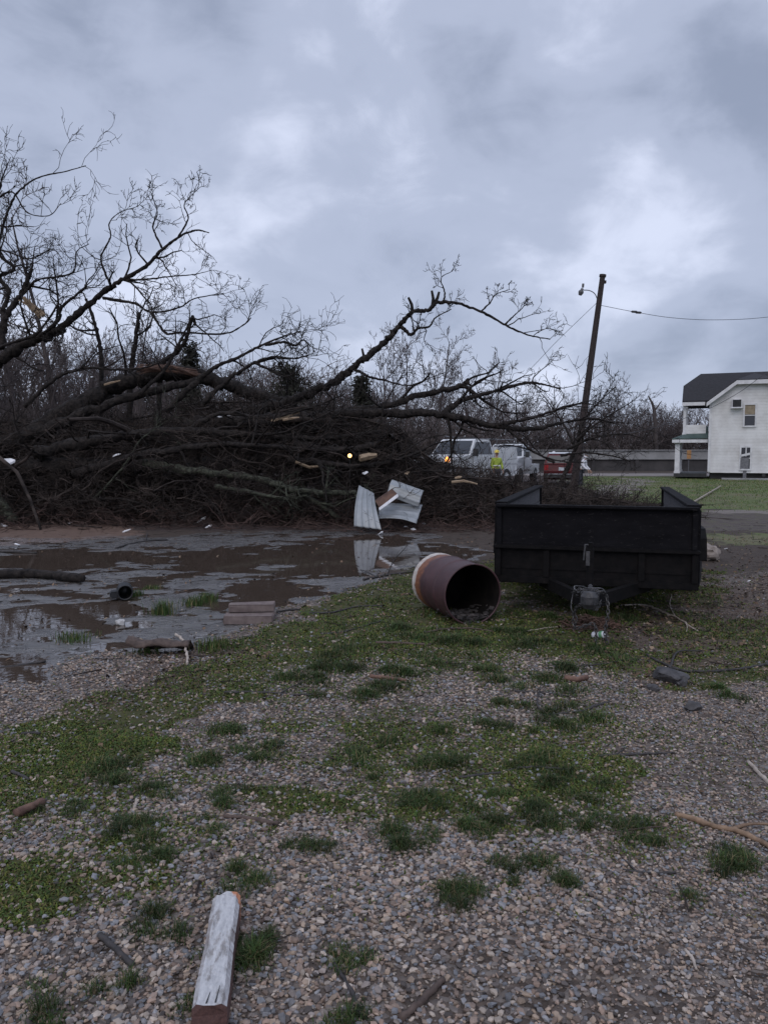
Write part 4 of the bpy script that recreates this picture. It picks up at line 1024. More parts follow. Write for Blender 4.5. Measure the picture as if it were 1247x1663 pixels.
limb(name='branch', pts=[(300, 690, 19.8), (400, 684, 19.6), (480, 680, 19.5), (580, 671, 19.5), (681, 671, 19.5), (729, 674, 19.5), (781, 687, 19.5), (821, 695, 19.5), (870, 696, 19.6), (905, 688, 19.7), (960, 680, 19.8), (1000, 688, 20)], r0=0.17, r1=0.018, seed=30, per=8, lmax=1.5, up=0.02, **K)
limb(name='branch', pts=[(721, 672, 19.5), (740, 656, 19.6), (761, 646, 19.6), (801, 636, 19.6), (853, 622, 19.6), (885, 625, 19.6), (910, 632, 19.6)], r0=0.09, r1=0.014, seed=31, per=9, lmax=1.3, up=0.03, **K)
limb(name='branch', pts=[(800, 690, 19.5), (840, 684, 19.4), (881, 673, 19.4), (915, 662, 19.4), (945, 655, 19.4), (975, 660, 19.4)], r0=0.055, r1=0.010, seed=32, per=9, lmax=1.2, up=0.02, **K)
limb(name='branch', pts=[(755, 628, 19.8), (785, 650, 19.8), (815, 668, 19.7), (850, 672, 19.7)], r0=0.05, r1=0.012, seed=33, per=8, lmax=1.1, **K)
limb(name='branch', pts=[(821, 695, 19.5), (845, 715, 19.4), (868, 735, 19.4), (905, 748, 19.3), (950, 752, 19.3)], r0=0.045, r1=0.010, seed=34, per=7, lmax=0.9, up=0.0, **K)
a = Acc(); g = np.random.default_rng(5)
for i in range(14):
    A, B = P(228, 606, 20.6) - B2, P(325, 609, 20.8) - B2
    a.tube([A + g.normal(0, 0.07, 3) + np.array((0, -0.1, 0.1)), (A + B) / 2 + g.normal(0, 0.06, 3) + np.array((0, -0.14, 0.16)), B + g.normal(0, 0.08, 3) + np.array((0, -0.1, 0.05))], [0.015, 0.05, 0.02], 5)
o = a.build('split_bark', M['split_wood'], t2); o['label'] = 'reddish split wood where the trunk cracked'

for i_, (pts_, r_) in enumerate((([(270, 668, 20), (320, 620, 20), (350, 596, 20), (380, 584, 20), (410, 568, 20), (450, 550, 19.9), (488, 538, 19.9)], 0.085),
        ([(430, 560, 19.9), (462, 556, 19.8), (480, 561, 19.7), (492, 552, 19.7), (502, 560, 19.7)], 0.04),
        ([(330, 655, 19.7), (375, 613, 19.7), (398, 598, 19.6), (415, 588, 19.6), (445, 580, 19.5), (478, 582, 19.5), (503, 576, 19.5)], 0.065),
        ([(415, 590, 19.6), (440, 602, 19.5), (462, 612, 19.4), (480, 606, 19.4)], 0.04),
        ([(228, 640, 20), (268, 600, 20), (290, 560, 20), (300, 540, 20), (312, 512, 20)], 0.06),
        ([(40, 660, 20), (90, 615, 20), (140, 598, 20), (190, 600, 19.9), (240, 596, 19.9), (285, 575, 19.8)], 0.06),
        ([(300, 700, 19), (360, 672, 19), (430, 678, 18.9), (500, 664, 18.9), (560, 640, 18.9)], 0.07))):
    limb(name='branch', pts=pts_, r0=r_, r1=0.014, seed=230 + i_, per=9, lmax=1.25, up=0.03, **K)
# --- tree 3: low trunks lying near the ground
B3 = np.array((P(200, 760, 19.5)[0], 19.5, 0.0))
t3 = thing('fallen_tree', 'long fallen trunk lying level just above the ground under the arched tree', 'fallen tree', tuple(B3))
K = dict(par=t3, base=B3)
limb(name='trunk', pts=[(-160, 768, 19), (0, 762, 19), (135, 756, 19), (269, 759, 19.2), (420, 752, 19.4), (540, 742, 19.8), (640, 738, 20.2)], r0=0.30, r1=0.12, seed=41, per=7, k=11, **K)
limb(name='branch', pts=[(60, 735, 18.8), (160, 715, 18.7), (280, 700, 18.7), (400, 706, 18.8), (520, 712, 19), (620, 700, 19.2)], r0=0.16, r1=0.04, seed=42, per=9, **K)
limb(name='branch', pts=[(120, 770, 18.4), (250, 735, 18.2), (360, 722, 18.2), (470, 728, 18.4), (570, 732, 18.6)], r0=0.12, r1=0.03, seed=43, per=9, **K)
# --- tree 4: mossy limb with a forked end in front
B4 = np.array((P(440, 790, 17.6)[0], 17.6, 0.0))
t4 = thing('fallen_tree', 'mossy grey fallen limb slanting down to the mud left of the crumpled sheets', 'fallen tree', tuple(B4))
K = dict(par=t4, base=B4)
limb(name='trunk', pts=[(235, 752, 18.4), (320, 766, 18), (400, 774, 17.9), (448, 785, 17.7), (485, 800, 17.6), (522, 821, 17.5), (552, 843, 17.5)], r0=0.11, r1=0.05, seed=51, per=5, lmax=1.0, mat='bark_moss', **K)
limb(name='branch', pts=[(470, 795, 17.4), (520, 800, 17.4), (578, 800, 17.4)], r0=0.075, r1=0.05, seed=52, per=4, lmax=0.9, mat='bark_moss', **K)
limb(name='branch', pts=[(350, 790, 17.5), (410, 800, 17.4), (470, 812, 17.2)], r0=0.06, r1=0.03, seed=53, per=4, lmax=0.9, mat='bark_moss', **K)
# --- tree 5: two bleached-ended logs in the middle of the pile
B5 = np.array((P(560, 745, 18.6)[0], 18.6, 0.0))
t5 = thing('fallen_tree', 'short thick branch section lodged mid pile beside the left lit lamp', 'fallen tree', tuple(B5))
limb(name='trunk', pts=[(480, 722, 18.9), (518, 729, 18.7), (566, 731, 18.6), (610, 722, 18.6)], r0=0.11, r1=0.08, seed=61, per=5, par=t5, base=B5)
limb(name='branch', pts=[(470, 745, 18.4), (520, 752, 18.2), (580, 757, 18.2), (640, 748, 18.4), (690, 730, 18.8)], r0=0.09, r1=0.03, seed=62, per=8, par=t5, base=B5)
# --- tree 6: crown heaped at the foot of the leaning pole
B6 = np.array((P(930, 740, 30)[0], 30.0, 0.0))
t6 = thing('fallen_tree', 'fan of thin bare branches blown against the leaning utility pole', 'fallen tree', tuple(B6))
K = dict(par=t6, base=B6)
limb(name='trunk', pts=[(893, 812, 30.4), (913, 778, 30.6), (930, 740, 30.6), (942, 708, 30.5)], r0=0.10, r1=0.07, seed=71, per=5, **K)
for i, pts in enumerate(([(935, 715, 30), (965, 690, 30), (1000, 668, 30), (1030, 650, 30)], [(935, 715, 30.2), (950, 680, 30.3), (975, 650, 30.4), (1000, 628, 30.4)],
                         [(920, 730, 30), (960, 712, 29.8), (1010, 705, 29.6), (1045, 712, 29.5)], [(910, 740, 29.8), (950, 735, 29.4), (1000, 742, 29.2), (1030, 752, 29)],
                         [(930, 720, 30), (915, 690, 30.3), (895, 660, 30.4), (880, 640, 30.4)], [(900, 752, 29.5), (870, 735, 29.6), (840, 725, 29.6), (815, 722, 29.5)])):
    limb(name='branch', pts=pts, r0=0.055, r1=0.012, seed=72 + i, per=10, lmax=1.9, up=0.02, **K)
# --- broken snags standing in the pile
def snag(pts, r, lab, seed):
    b = P(*pts[0]); B = np.array((b[0], b[1], 0.0))
    t = thing('broken_tree', lab, 'broken tree', tuple(B))
    limb(t, 'trunk', [(pts[0][0] - 4, 770, pts[0][2])] + pts, r, r * 0.5, seed, per=4, lmax=1.1, base=B)
snag([(213, 610, 22.5), (218, 575, 22.5), (222, 540, 22.5), (227, 507, 22.5)], 0.10, 'splintered upright stub behind the arched trunk, left of the twisted one', 81)
snag([(262, 605, 22.5), (285, 575, 22.5), (303, 552, 22.3), (312, 515, 22.2), (318, 528, 22.2)], 0.085, 'twisted upright stub with a hooked top behind the arched trunk', 82)
snag([(165, 600, 23), (160, 550, 23), (150, 510, 23), (140, 485, 23)], 0.08, 'leaning dark stub below the biggest limb of the upright crown', 83)
# long branch lying on the mud edge at left
def log_thing(name, lab, cat, pts, r0, r1, seed, mat, lv=2, per=5, lmax=1.0, k=8):
    b = P(*pts[0]); a_ = limb(None, name, pts, r0, r1, seed, per=per, lmax=lmax, mat=mat, base=b, lv=lv, k=k)
    a_.location = tuple(b); return tag(a_, lab, cat)
log_thing('fallen_branch', 'long thin branch lying along the mud edge at far left in front of the pile', 'branch', [(30, 842, 17.9), (90, 826, 17.9), (160, 811, 17.9), (220, 815, 17.9), (268, 842, 17.8)], 0.055, 0.02, 91, 'bark', per=7)
log_thing('fallen_branch', 'bent branch slanting up through the twigs above the mud at left', 'branch', [(150, 815, 18), (185, 776, 18), (210, 745, 18), (228, 715, 18.1), (262, 690, 18.3)], 0.035, 0.012, 92, 'bark_moss', per=6)
log_thing('fallen_log', 'mossy broken log end with white trash at the left edge by the mud', 'log', [(-60, 780, 17.8), (-20, 800, 17.8), (6, 825, 17.7), (22, 848, 17.6)], 0.19, 0.14, 93, 'bark_moss', per=2)

# --- the tangle itself: nobody could count it
g = np.random.default_rng(2024)
TOPX = [-500, -200, 0, 120, 230, 300, 380, 450, 560, 650, 690, 720, 800, 850, 900, 1000, 1030]
TOPY = [690, 695, 700, 700, 694, 672, 668, 668, 690, 712, 758, 774, 778, 792, 798, 812, 820]
acc = Acc()
def tangle(n, y0, y1, lo, hi, r0, r1, hfrac, k=4, levels=True, px0=-420, px1=1010, lev=(6, 3)):
    px = px0 + (px1 - px0) * g.random(n); Y = y0 + (y1 - y0) * g.random(n)
    ztop = CAM_H + (737 - np.interp(px, TOPX, TOPY)) * Y / FPX
    ztop = np.where(px > 690, np.minimum(ztop - 0.15, 1.0), ztop)
    ztop = ztop * sstep(16.9, 20.2, Y) ** 0.7 + 0.12
    z = np.maximum(0.03, ztop * g.random(n) ** hfrac)
    S = np.stack([(px - CX) / FPX * Y, Y, z], 1)
    az = np.where(g.random(n) < 0.65, g.normal(0, 0.45, n) + math.pi * (g.random(n) < 0.5), g.random(n) * 6.28)
    D = np.stack([np.cos(az), np.sin(az), g.normal(0, 0.28, n)], 1)
    L_ = lo + (hi - lo) * g.random(n) ** 1.5; r = r0 + (r1 - r0) * g.random(n) ** 2
    Pm, R = grow(g, S, D, L_, r, 6, 0.20, 0.0, 0.4)
    Pm[:, :, 2] = np.maximum(Pm[:, :, 2], 0.02)
    cap_ = (CAM_H + (737 - np.interp(Pm[:, :, 0] / Pm[:, :, 1] * FPX + CX, TOPX, TOPY)) * Pm[:, :, 1] / FPX) + np.where(px[:, None] > 660, 0.0, 0.25)
    Pm[:, :, 2] = np.minimum(Pm[:, :, 2], cap_)
    acc.tubes(Pm, R, k)
    if levels: ramify(acc, g, Pm, R, [dict(per=lev[0], ls=0.4, lmax=0.9, n=4, wig=0.3, up=0.02, rs=0.55, t0=0.1), dict(per=lev[1], ls=0.6, lmax=0.5, n=3, wig=0.3, up=0.02, rs=0.65)], 0.006)
tangle(110, 18.6, 24.5, 2, 6, 0.04, 0.13, 1.0, 7, False)
tangle(1800, 18.2, 24.5, 0.8, 3.0, 0.010, 0.04, 0.9)
tangle(1700, 17.5, 20.5, 0.5, 1.8, 0.006, 0.022, 1.0, 3)
tangle(900, 19.5, 26, 1.0, 3.0, 0.015, 0.05, 0.7, 3, True, -420, 700)
tangle(420, 17.6, 23, 0.5, 1.6, 0.008, 0.03, 1.0, 3, True, 640, 1000, (4, 2))
tangle(700, 22.0, 30, 0.8, 2.6, 0.010, 0.05, 0.8, 3, True, -420, 1000)
tag(acc.build('brush_pile', M['brush']), kind='stuff')
acc = Acc()                                          # broken small stuff lying along the foot of the pile
n = 2600; px = -420 + 1330 * g.random(n); Y = 16.4 + 3.2 * g.random(n) ** 0.8; Y = np.where(px > 560, Y - 0.5, Y)
S = np.stack([(px - CX) / FPX * Y, Y, 0.02 + 0.45 * g.random(n) ** 2 * sstep(16.2, 18.2, Y)], 1); az = g.random(n) * 6.28
Pm, R = grow(g, S, np.stack([np.cos(az), np.sin(az), 0.25 * g.normal(size=n)], 1), 0.2 + 0.7 * g.random(n), 0.004 + 0.012 * g.random(n) ** 2, 4, 0.25, 0, 0.4)
Pm[:, :, 2] = np.maximum(Pm[:, :, 2], 0.01); acc.tubes(Pm, R, 3)
ramify(acc, g, Pm, R, [dict(per=3, ls=0.5, n=3, wig=0.3, up=0.02, rs=0.6, t0=0.1)], 0.004)
tag(acc.build('twig_debris', M['brush_red']), kind='stuff')

# twig litter strewn over the near ground: too much to count
acc = Acc()
x, y = scatter(2800, 2.2, 18.0); mk = masks(x, y)
keep = rng.random(len(x)) < 0.35 + 0.6 * mk['litter'] + 0.3 * mk['mud'] * (1 - mk['water'])
x, y = x[keep], y[keep]; n = len(x)
az = rng.random(n) * 6.28; S = np.stack([x, y, ground_z(x, y) + 0.012], 1)
Pm, R = grow(rng, S, np.stack([np.cos(az), np.sin(az), np.zeros(n)], 1), 0.05 + 0.32 * rng.random(n) ** 2, 0.0016 + 0.0035 * rng.random(n), 4, 0.22, 0, 0.5)
Pm[:, :, 2] = ground_z(Pm[:, :, 0].ravel(), Pm[:, :, 1].ravel()).reshape(n, -1) + 0.012
acc.tubes(Pm, R, 4); tag(acc.build('twig_litter', M['brush']), kind='stuff')

# ------------------------------------------------------------------ utility trailer
TA = math.radians(16.4)
TR0 = np.array((2.06, 7.53, 0.0))
tr = thing('utility_trailer', 'black wooden sided utility trailer standing on the grass, tongue towards us', 'trailer', tuple(TR0), -TA)
W2, LEN, ZB, ZM, ZT = 0.95, 4.3, 0.345, 0.715, 1.115
g = np.random.default_rng(12)
a = Acc(); a.bbox((0, 0.02, (ZM + ZT) / 2), (2 * W2 - 0.07, 0.04, ZT - ZM - 0.006), 0.004)
a.bbox((0, -0.012, ZT + 0.006), (2 * W2 + 0.02, 0.11, 0.028), 0.006)
a.bbox((-W2 + 0.025, 0.0, (ZM + ZT) / 2), (0.05, 0.07, ZT - ZM - 0.02), 0.005); a.bbox((W2 - 0.025, 0.0, (ZM + ZT) / 2), (0.05, 0.07, ZT - ZM - 0.02), 0.005)
a.build('front_board', M['black_paint'], tr)
a = Acc(); a.bbox((0, 0.0, (ZB + ZM) / 2), (2 * W2, 0.05, ZM - ZB), 0.006)
a.bbox((0, -0.045, ZM - 0.006), (2 * W2 + 0.05, 0.09, 0.03), 0.006); a.bbox((0, -0.03, ZB + 0.035), (2 * W2 + 0.03, 0.05, 0.07), 0.006)
for x in (-0.93, -0.45, 0.45, 0.93): a.bbox((x, -0.04, (ZB + ZM) / 2 + 0.02), (0.06, 0.05, ZM - ZB - 0.09), 0.006)
a.bbox((0, -0.028, ZB + 0.15), (2 * W2 - 0.1, 0.012, 0.02), 0.003)
a.build('front_frame', M['black_steel'], tr)
for s in (-1, 1):
    a = Acc()
    for z0, z1, off in ((ZB + 0.07, ZM - 0.005, 0), (ZM + 0.003, (ZM + ZT) / 2 - 0.003, 0.004), ((ZM + ZT) / 2 + 0.003, ZT - 0.004, 0)):
        nb = 3
        for k in range(nb):
            y0, y1 = 0.06 + (LEN - 0.08) * k / nb, 0.06 + (LEN - 0.08) * (k + 1) / nb - 0.006
            a.bbox((s * (W2 - 0.03) + off, (y0 + y1) / 2, (z0 + z1) / 2), (0.038, y1 - y0, z1 - z0), 0.003)
    a.build('side_board', M['grey_board'], tr)
    a = Acc(); a.bbox((s * (W2 - 0.03), LEN / 2 + 0.05, ZT + 0.022), (0.13, LEN - 0.02, 0.032), 0.006)
    for k in range(5): a.bbox((s * (W2 + 0.012), 0.1 + (LEN - 0.2) * k / 4, (ZB + ZT) / 2), (0.045, 0.06, ZT - ZB - 0.02), 0.006)
    a.bbox((s * (W2 + 0.0), LEN / 2, ZB + 0.03), (0.06, LEN - 0.15, 0.08), 0.006)
    a.build('side_rail', M['black_paint'], tr)
    a = Acc(); a.bbox((s * (W2 - 0.03), LEN + 0.05, (ZB + ZT) / 2), (0.09, 0.05, ZT - ZB + 0.02), 0.006); a.build('corner_post', M['black_steel'], tr)
a = Acc()
for k in range(9): a.bbox((-0.82 + k * 0.205, LEN / 2 + 0.03, ZB + 0.09), (0.198, LEN - 0.05, 0.035), 0.004)
a.build('floor', M['grey_board'], tr)
for yy in (LEN * 0.50, LEN * 0.50 + 0.82):
    a = Acc(); a.tube([(-W2 - 0.05, yy, 0.34), (W2 + 0.05, yy, 0.34)], 0.035, 10); a.build('axle', M['black_steel'], tr)
    for s in (-1, 1):
        w = empty('wheel', (s * (W2 + 0.15), yy, 0.34)); w.parent = tr
        a = Acc(); a.lathe([(0.19, -0.09), (0.30, -0.095), (0.335, -0.07), (0.34, 0), (0.335, 0.07), (0.30, 0.095), (0.19, 0.09)], (0, 0, 0), (1, 0, 0), 28); a.build('tyre', M['rubber'], w, smooth=True)
        a = Acc(); a.lathe([(0.0, 0.03), (0.07, 0.05), (0.09, 0.02), (0.16, 0.03), (0.195, 0.075), (0.195, -0.08), (0, -0.07)], (0, 0, 0), (s, 0, 0), 20); a.build('rim', M['rim'], w, smooth=True)
for s in (-1, 1):
    a = Acc(); pr_ = [(LEN * 0.5 - 0.48, 0.42), (LEN * 0.5 - 0.40, 0.66), (LEN * 0.5 - 0.22, 0.76), (LEN * 0.5 + 1.04, 0.76), (LEN * 0.5 + 1.22, 0.66), (LEN * 0.5 + 1.30, 0.42)]
    for (y0, z0), (y1, z1) in zip(pr_[:-1], pr_[1:]):
        a.poly([(s * (W2 + 0.045), y0, z0), (s * (W2 + 0.28), y0, z0), (s * (W2 + 0.28), y1, z1), (s * (W2 + 0.045), y1, z1)], (0, 0, -0.012))
    a.build('fender', M['black_steel'], tr)
TIP = np.array((0.0, -1.12, 0.41))
M['worn_steel'] = simple('worn_dark_steel', (0.012, 0.012, 0.014), (0.060, 0.058, 0.060), 18, 0.55, 0.2, 0.003)
for s in (-1, 1):
    a = Acc(); A = np.array((s * 0.52, 0.30, 0.325)); B = TIP + np.array((s * 0.045, 0.1, -0.03)); d = B - A; L_ = np.linalg.norm(d); d /= L_
    n1 = np.cross(d, (0, 0, 1.0)); n1 /= np.linalg.norm(n1); n2 = np.cross(n1, d); hw, hh = 0.03, 0.055
    a.hexa([A - n1 * hw - n2 * hh, A + n1 * hw - n2 * hh, A + n1 * hw + n2 * hh, A - n1 * hw + n2 * hh, B - n1 * hw - n2 * hh, B + n1 * hw - n2 * hh, B + n1 * hw + n2 * hh, B - n1 * hw + n2 * hh])
    a.build('tongue', M['black_steel'], tr)
a = Acc(); a.bbox(TIP + np.array((0, 0.02, 0.02)), (0.15, 0.24, 0.11), 0.012); a.lathe([(0, -0.075), (0.05, -0.07), (0.072, -0.03), (0.072, 0.03), (0.05, 0.07), (0, 0.075)], TIP + np.array((0, -0.14, 0.02)), (0, 0, 1), 16)
a.bbox(TIP + np.array((0, 0.05, 0.09)), (0.035, 0.16, 0.04), 0.008); a.lathe([(0, 0), (0.032, 0), (0.032, 0.03), (0, 0.03)], TIP + np.array((0, -0.10, -0.01)), (0, -1, 0), 12)
a.build('coupler', M['worn_steel'], tr)
a = Acc(); J = np.array((-0.01, -0.80, 0)); a.tube([J + (0, 0, 0.30), J + (0, 0, 0.80)], 0.032, 14); a.tube([J + (0, 0, 0.80), J + (0, 0, 0.86)], 0.022, 10); a.bbox(J + np.array((0, 0, 0.40)), (0.16, 0.10, 0.02), 0.004)
jk = a.build('jack', M['black_steel'], tr)
a = Acc(); a.tube([J + (0, 0, 0.835), J + (-0.045, -0.01, 0.84), J + (-0.055, -0.015, 0.70)], 0.009, 8); a.bbox(J + np.array((-0.02, -0.036, 0.72)), (0.035, 0.012, 0.13), 0.003); a.build('crank_handle', M['worn_steel'], jk)
def chain(par, pts):
    a = Acc(); c = catmull(pts, 12); d = np.concatenate([[0], np.cumsum(np.linalg.norm(np.diff(c, axis=0), axis=1))]); n = int(d[-1] / 0.032)
    for i in range(n):
        s_ = (i + 0.5) / n * d[-1]; p = np.array([np.interp(s_, d, c[:, j]) for j in range(3)]); p2 = np.array([np.interp(s_ + 0.01, d, c[:, j]) for j in range(3)])
        t = p2 - p; t /= np.linalg.norm(t) + 1e-9; u = np.cross(t, (0.3, 1, 0.2)); u /= np.linalg.norm(u); v = np.cross(t, u)
        if i % 2: u = v
        an = np.linspace(0, 2 * math.pi, 11); a.tube([p + t * 0.024 * math.cos(q) + u * 0.013 * math.sin(q) for q in an], 0.0048, 5, cap=False)
    a.build('safety_chain', M['steel_dark'], par)
M['steel_dark'] = simple('dark_chain_steel', (0.03, 0.03, 0.032), (0.10, 0.095, 0.095), 30, 0.5, metal=0.5)
c0 = TIP
chain(tr, [c0 + (-0.09, 0.06, 0.0), c0 + (-0.14, 0.0, 0.05), c0 + (-0.06, -0.1, 0.10), c0 + (0.08, -0.11, 0.09), c0 + (0.13, 0.0, 0.04), c0 + (0.15, -0.03, -0.10), c0 + (0.13, -0.04, -0.26), c0 + (0.15, -0.05, -0.36)])
chain(tr, [c0 + (0.09, 0.06, -0.02), c0 + (0.05, -0.12, -0.06), c0 + (-0.05, -0.14, -0.02), c0 + (-0.12, -0.06, -0.10), c0 + (-0.11, -0.05, -0.24), c0 + (0.04, -0.07, -0.20), c0 + (0.06, -0.08, -0.36)])
a = Acc(); a.tube(catmull([c0 + (-0.05, 0.15, 0.08), c0 + (-0.13, 0.02, 0.10), c0 + (-0.10, -0.04, 0.06), c0 + (-0.05, -0.03, 0.09), c0 + (0.04, -0.02, 0.10), c0 + (0.11, 0.03, 0.08), c0 + (0.14, 0.08, -0.02), c0 + (0.09, 0.2, -0.06)], 8), 0.006, 6)
a.tube(catmull([c0 + (-0.14, 0.0, 0.04), c0 + (-0.15, -0.03, -0.08), c0 + (-0.10, -0.05, -0.16), c0 + (-0.13, -0.03, -0.27)], 6), 0.005, 6); a.build('wiring', M['steel'], tr)
o = jk

# mound of brown leaves and earth under the coupler
def scrap_mound(px, py, r, h, n, lab, name, cat, mat):
    b = G(px, py); B = np.array((b[0], b[1], gz(b[0], b[1]))); g = np.random.default_rng(int(px)); a = Acc()
    for i in range(n):
        q = g.normal(0, r * 0.45, 2); z = h * math.exp(-(q @ q) / (r * r * 0.5)) * g.random(); an = g.random() * 6.28; L_ = 0.02 + 0.05 * g.random()
        d = np.array((math.cos(an), math.sin(an), g.normal(0, 0.3))) * L_; a.tube([np.array((q[0], q[1], z + 0.01)) - d, np.array((q[0], q[1], z + 0.018)), np.array((q[0], q[1], z + 0.01)) + d], [0.002, 0.008 * g.random() + 0.003, 0.002], 4)
    return tag(a.build(name, M[mat], loc=None), lab, cat), B
o, B = scrap_mound(955, 1020, 0.30, 0.10, 260, 'low heap of brown bark and twigs on the grass under the trailer coupler', 'bark_heap', 'bark heap', 'split_wood')
o.location = tuple(B)

# ------------------------------------------------------------------ the burn barrel
mb, ntb, pbm = new_mat('rusty_maroon_drum'); N = NT(ntb)
sx = N.n('ShaderNodeSeparateXYZ'); N.l(N.obj(), sx.inputs[0])
rn = N.noise(5, 7, 0.65); rn2 = N.noise(22, 6, 0.7)
base = N.ramp(rn, [(0.3, (0.034, 0.015, 0.018)), (0.6, (0.062, 0.026, 0.029)), (0.8, (0.080, 0.036, 0.032))])
base = N.mix(N.math('MULTIPLY', N.math('GREATER_THAN', rn2, 0.66), 0.6), base, (0.10, 0.055, 0.045))
pos = N.math('ADD', sx.outputs['Y'], N.math('MULTIPLY', N.math('SUBTRACT', rn, 0.5), 0.16))
wm = N.n('ShaderNodeMapRange'); wm.inputs[1].default_value = 0.80; wm.inputs[2].default_value = 0.815; N.l(pos, wm.inputs[0])
rm = N.n('ShaderNodeMapRange'); rm.inputs[1].default_value = 0.655; rm.inputs[2].default_value = 0.70; N.l(N.math('ADD', pos, N.math('MULTIPLY', N.math('SUBTRACT', rn2, 0.5), 0.10)), rm.inputs[0])
cc = N.mix(rm.outputs[0], base, N.ramp(rn2, [(0.35, (0.10, 0.034, 0.016)), (0.65, (0.23, 0.088, 0.040))]))
cc = N.mix(wm.outputs[0], cc, N.ramp(rn2, [(0.3, (0.26, 0.19, 0.15)), (0.55, (0.48, 0.45, 0.42))]))
N.l(cc, pbm.inputs['Base Color']); pbm.inputs['Roughness'].default_value = 0.55
N.l(N.bump(rn2, 0.25, 0.004), pbm.inputs['Normal'])
M['char'] = simple('soot_black_inside', (0.005, 0.0045, 0.0045), (0.014, 0.011, 0.010), 8, 0.9, spec=0.15)
M['ash'] = simple('burnt_debris', (0.012, 0.011, 0.011), (0.07, 0.06, 0.058), 14, 0.95, 0.8, 0.02)
fb = G(768, 1014); BR = 0.292; ang = math.atan2(0.267, 0.8)      # axis leads away and to the left
BG = np.array((fb[0], fb[1], gz(fb[0], fb[1]) - 0.012))
barrel = thing('steel_barrel', 'rusty maroon steel barrel lying open end towards us with white paint at its closed end', 'barrel', tuple(BG), ang)
c = (0, 0, BR); ax = (0, 1, 0)
def drum_prof(r):
    out = []
    for t in np.linspace(0.02, 0.86, 85):
        b = sum(0.011 * math.exp(-((t - q) / 0.013) ** 2) for q in (0.30, 0.58))
        out.append((r + b, t))
    return out
a = Acc(); a.lathe([(BR - 0.004, 0.02)] + drum_prof(BR) + [(BR + 0.006, 0.865), (BR + 0.006, 0.88), (BR - 0.012, 0.882), (BR - 0.014, 0.868), (0, 0.865)], c, ax, 64)
v = a.v[0]; gg = np.random.default_rng(4)
dn = np.exp(-(((v[:, 1] - 0.45) / 0.10) ** 2 + ((np.arctan2(v[:, 0], v[:, 2] - BR) + 0.8) / 0.30) ** 2)) * 0.005 + (fbm(np.arctan2(v[:, 0], v[:, 2] - BR) * 1.6 + 9, v[:, 1] * 5, 55, 3) - 0.5) * 0.012
rr = np.hypot(v[:, 0], v[:, 2] - BR) + 1e-6; v[:, 0] *= 1 - dn / rr; v[:, 2] = BR + (v[:, 2] - BR) * (1 - dn / rr)
a.build('shell', mb, barrel, smooth=True)
a = Acc(); a.lathe([(BR - 0.004, 0.012), (BR - 0.010, 0.03)] + [(BR - 0.014, t) for t in np.linspace(0.05, 0.84, 12)] + [(0, 0.845)], c, ax, 56); a.build('inside', M['char'], barrel, smooth=True)
a = Acc(); an = np.linspace(0, 2 * math.pi, 65); a.tube([(BR * math.cos(q), 0.012, BR + BR * math.sin(q)) for q in an], 0.009, 8, cap=False); a.build('rim', mb, barrel, smooth=True)
a = Acc()
for i in range(330):
    x = gg.normal(0, 0.10); y = 0.03 + 0.4 * gg.random() ** 1.2; z0 = BR - math.sqrt(max(BR ** 2 - x * x, 0.001)) + 0.012
    if abs(x) > 0.24: continue
    z = z0 + 0.06 * gg.random() * (1 - abs(x) / 0.3); s_ = 0.008 + 0.022 * gg.random()
    if i % 3: a.box((x, y, z), (s_ * 2, s_ * 1.3, s_ * 0.7), Rz(gg.random() * 6) @ Rx(gg.normal(0, 0.5)))
    else: 
        d = np.array((gg.normal(), gg.normal(), 0.2 * gg.normal())) * 0.04; a.tube([np.array((x, y, z)) - d, np.array((x, y, z)) + d], 0.005, 4)
a.build('ash', M['ash'], barrel)

# ------------------------------------------------------------------ painted beam in the foreground
mp, ntp, pp_ = new_mat('chipped_white_paint'); N = NT(ntp)
sx = N.n('ShaderNodeSeparateXYZ'); N.l(N.obj(), sx.inputs[0])
geo = N.n('ShaderNodeNewGeometry')
tn = N.n('ShaderNodeSeparateXYZ'); N.l(N.n('ShaderNodeTexCoord').outputs['Normal'], tn.inputs[0])
gr = N.noise(26, 7, 0.68, sc3=(1.0, 0.28, 1.0)); gr2 = N.noise(60, 6, 0.75, sc3=(1, 0.25, 1)); gr3 = N.noise(4.5, 3, 0.5)
paint = N.ramp(gr2, [(0.3, (0.30, 0.30, 0.31)), (0.6, (0.48, 0.48, 0.485))])
bare = N.ramp(gr2, [(0.3, (0.16, 0.15, 0.145)), (0.7, (0.33, 0.31, 0.30))])
chip = N.n('ShaderNodeMapRange'); chip.inputs[1].default_value = 0.53; chip.inputs[2].default_value = 0.62
N.l(N.math('ADD', gr, N.math('MULTIPLY', N.math('SUBTRACT', gr3, 0.5), 0.35)), chip.inputs[0])
top = N.mix(chip.outputs[0], paint, bare)
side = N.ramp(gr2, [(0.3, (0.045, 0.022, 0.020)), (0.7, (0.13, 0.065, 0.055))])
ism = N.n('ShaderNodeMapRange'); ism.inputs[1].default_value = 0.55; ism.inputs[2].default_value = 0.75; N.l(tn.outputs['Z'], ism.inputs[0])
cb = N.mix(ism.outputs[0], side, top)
en = N.n('ShaderNodeMapRange'); BLEN = float(np.linalg.norm((G(369, 1454, 0.09) - G(340, 1637, 0.09))[:2])); en.inputs[1].default_value = BLEN + 0.022; en.inputs[2].default_value = BLEN + 0.04
N.l(N.math('ADD', N.math('ADD', sx.outputs['Y'], N.math('MULTIPLY', sx.outputs['X'], 1.6)), N.math('MULTIPLY', N.math('SUBTRACT', gr, 0.5), 0.12)), en.inputs[0])
cb = N.mix(en.outputs[0], cb, N.ramp(gr2, [(0.3, (0.30, 0.10, 0.045)), (0.7, (0.52, 0.23, 0.12))]))
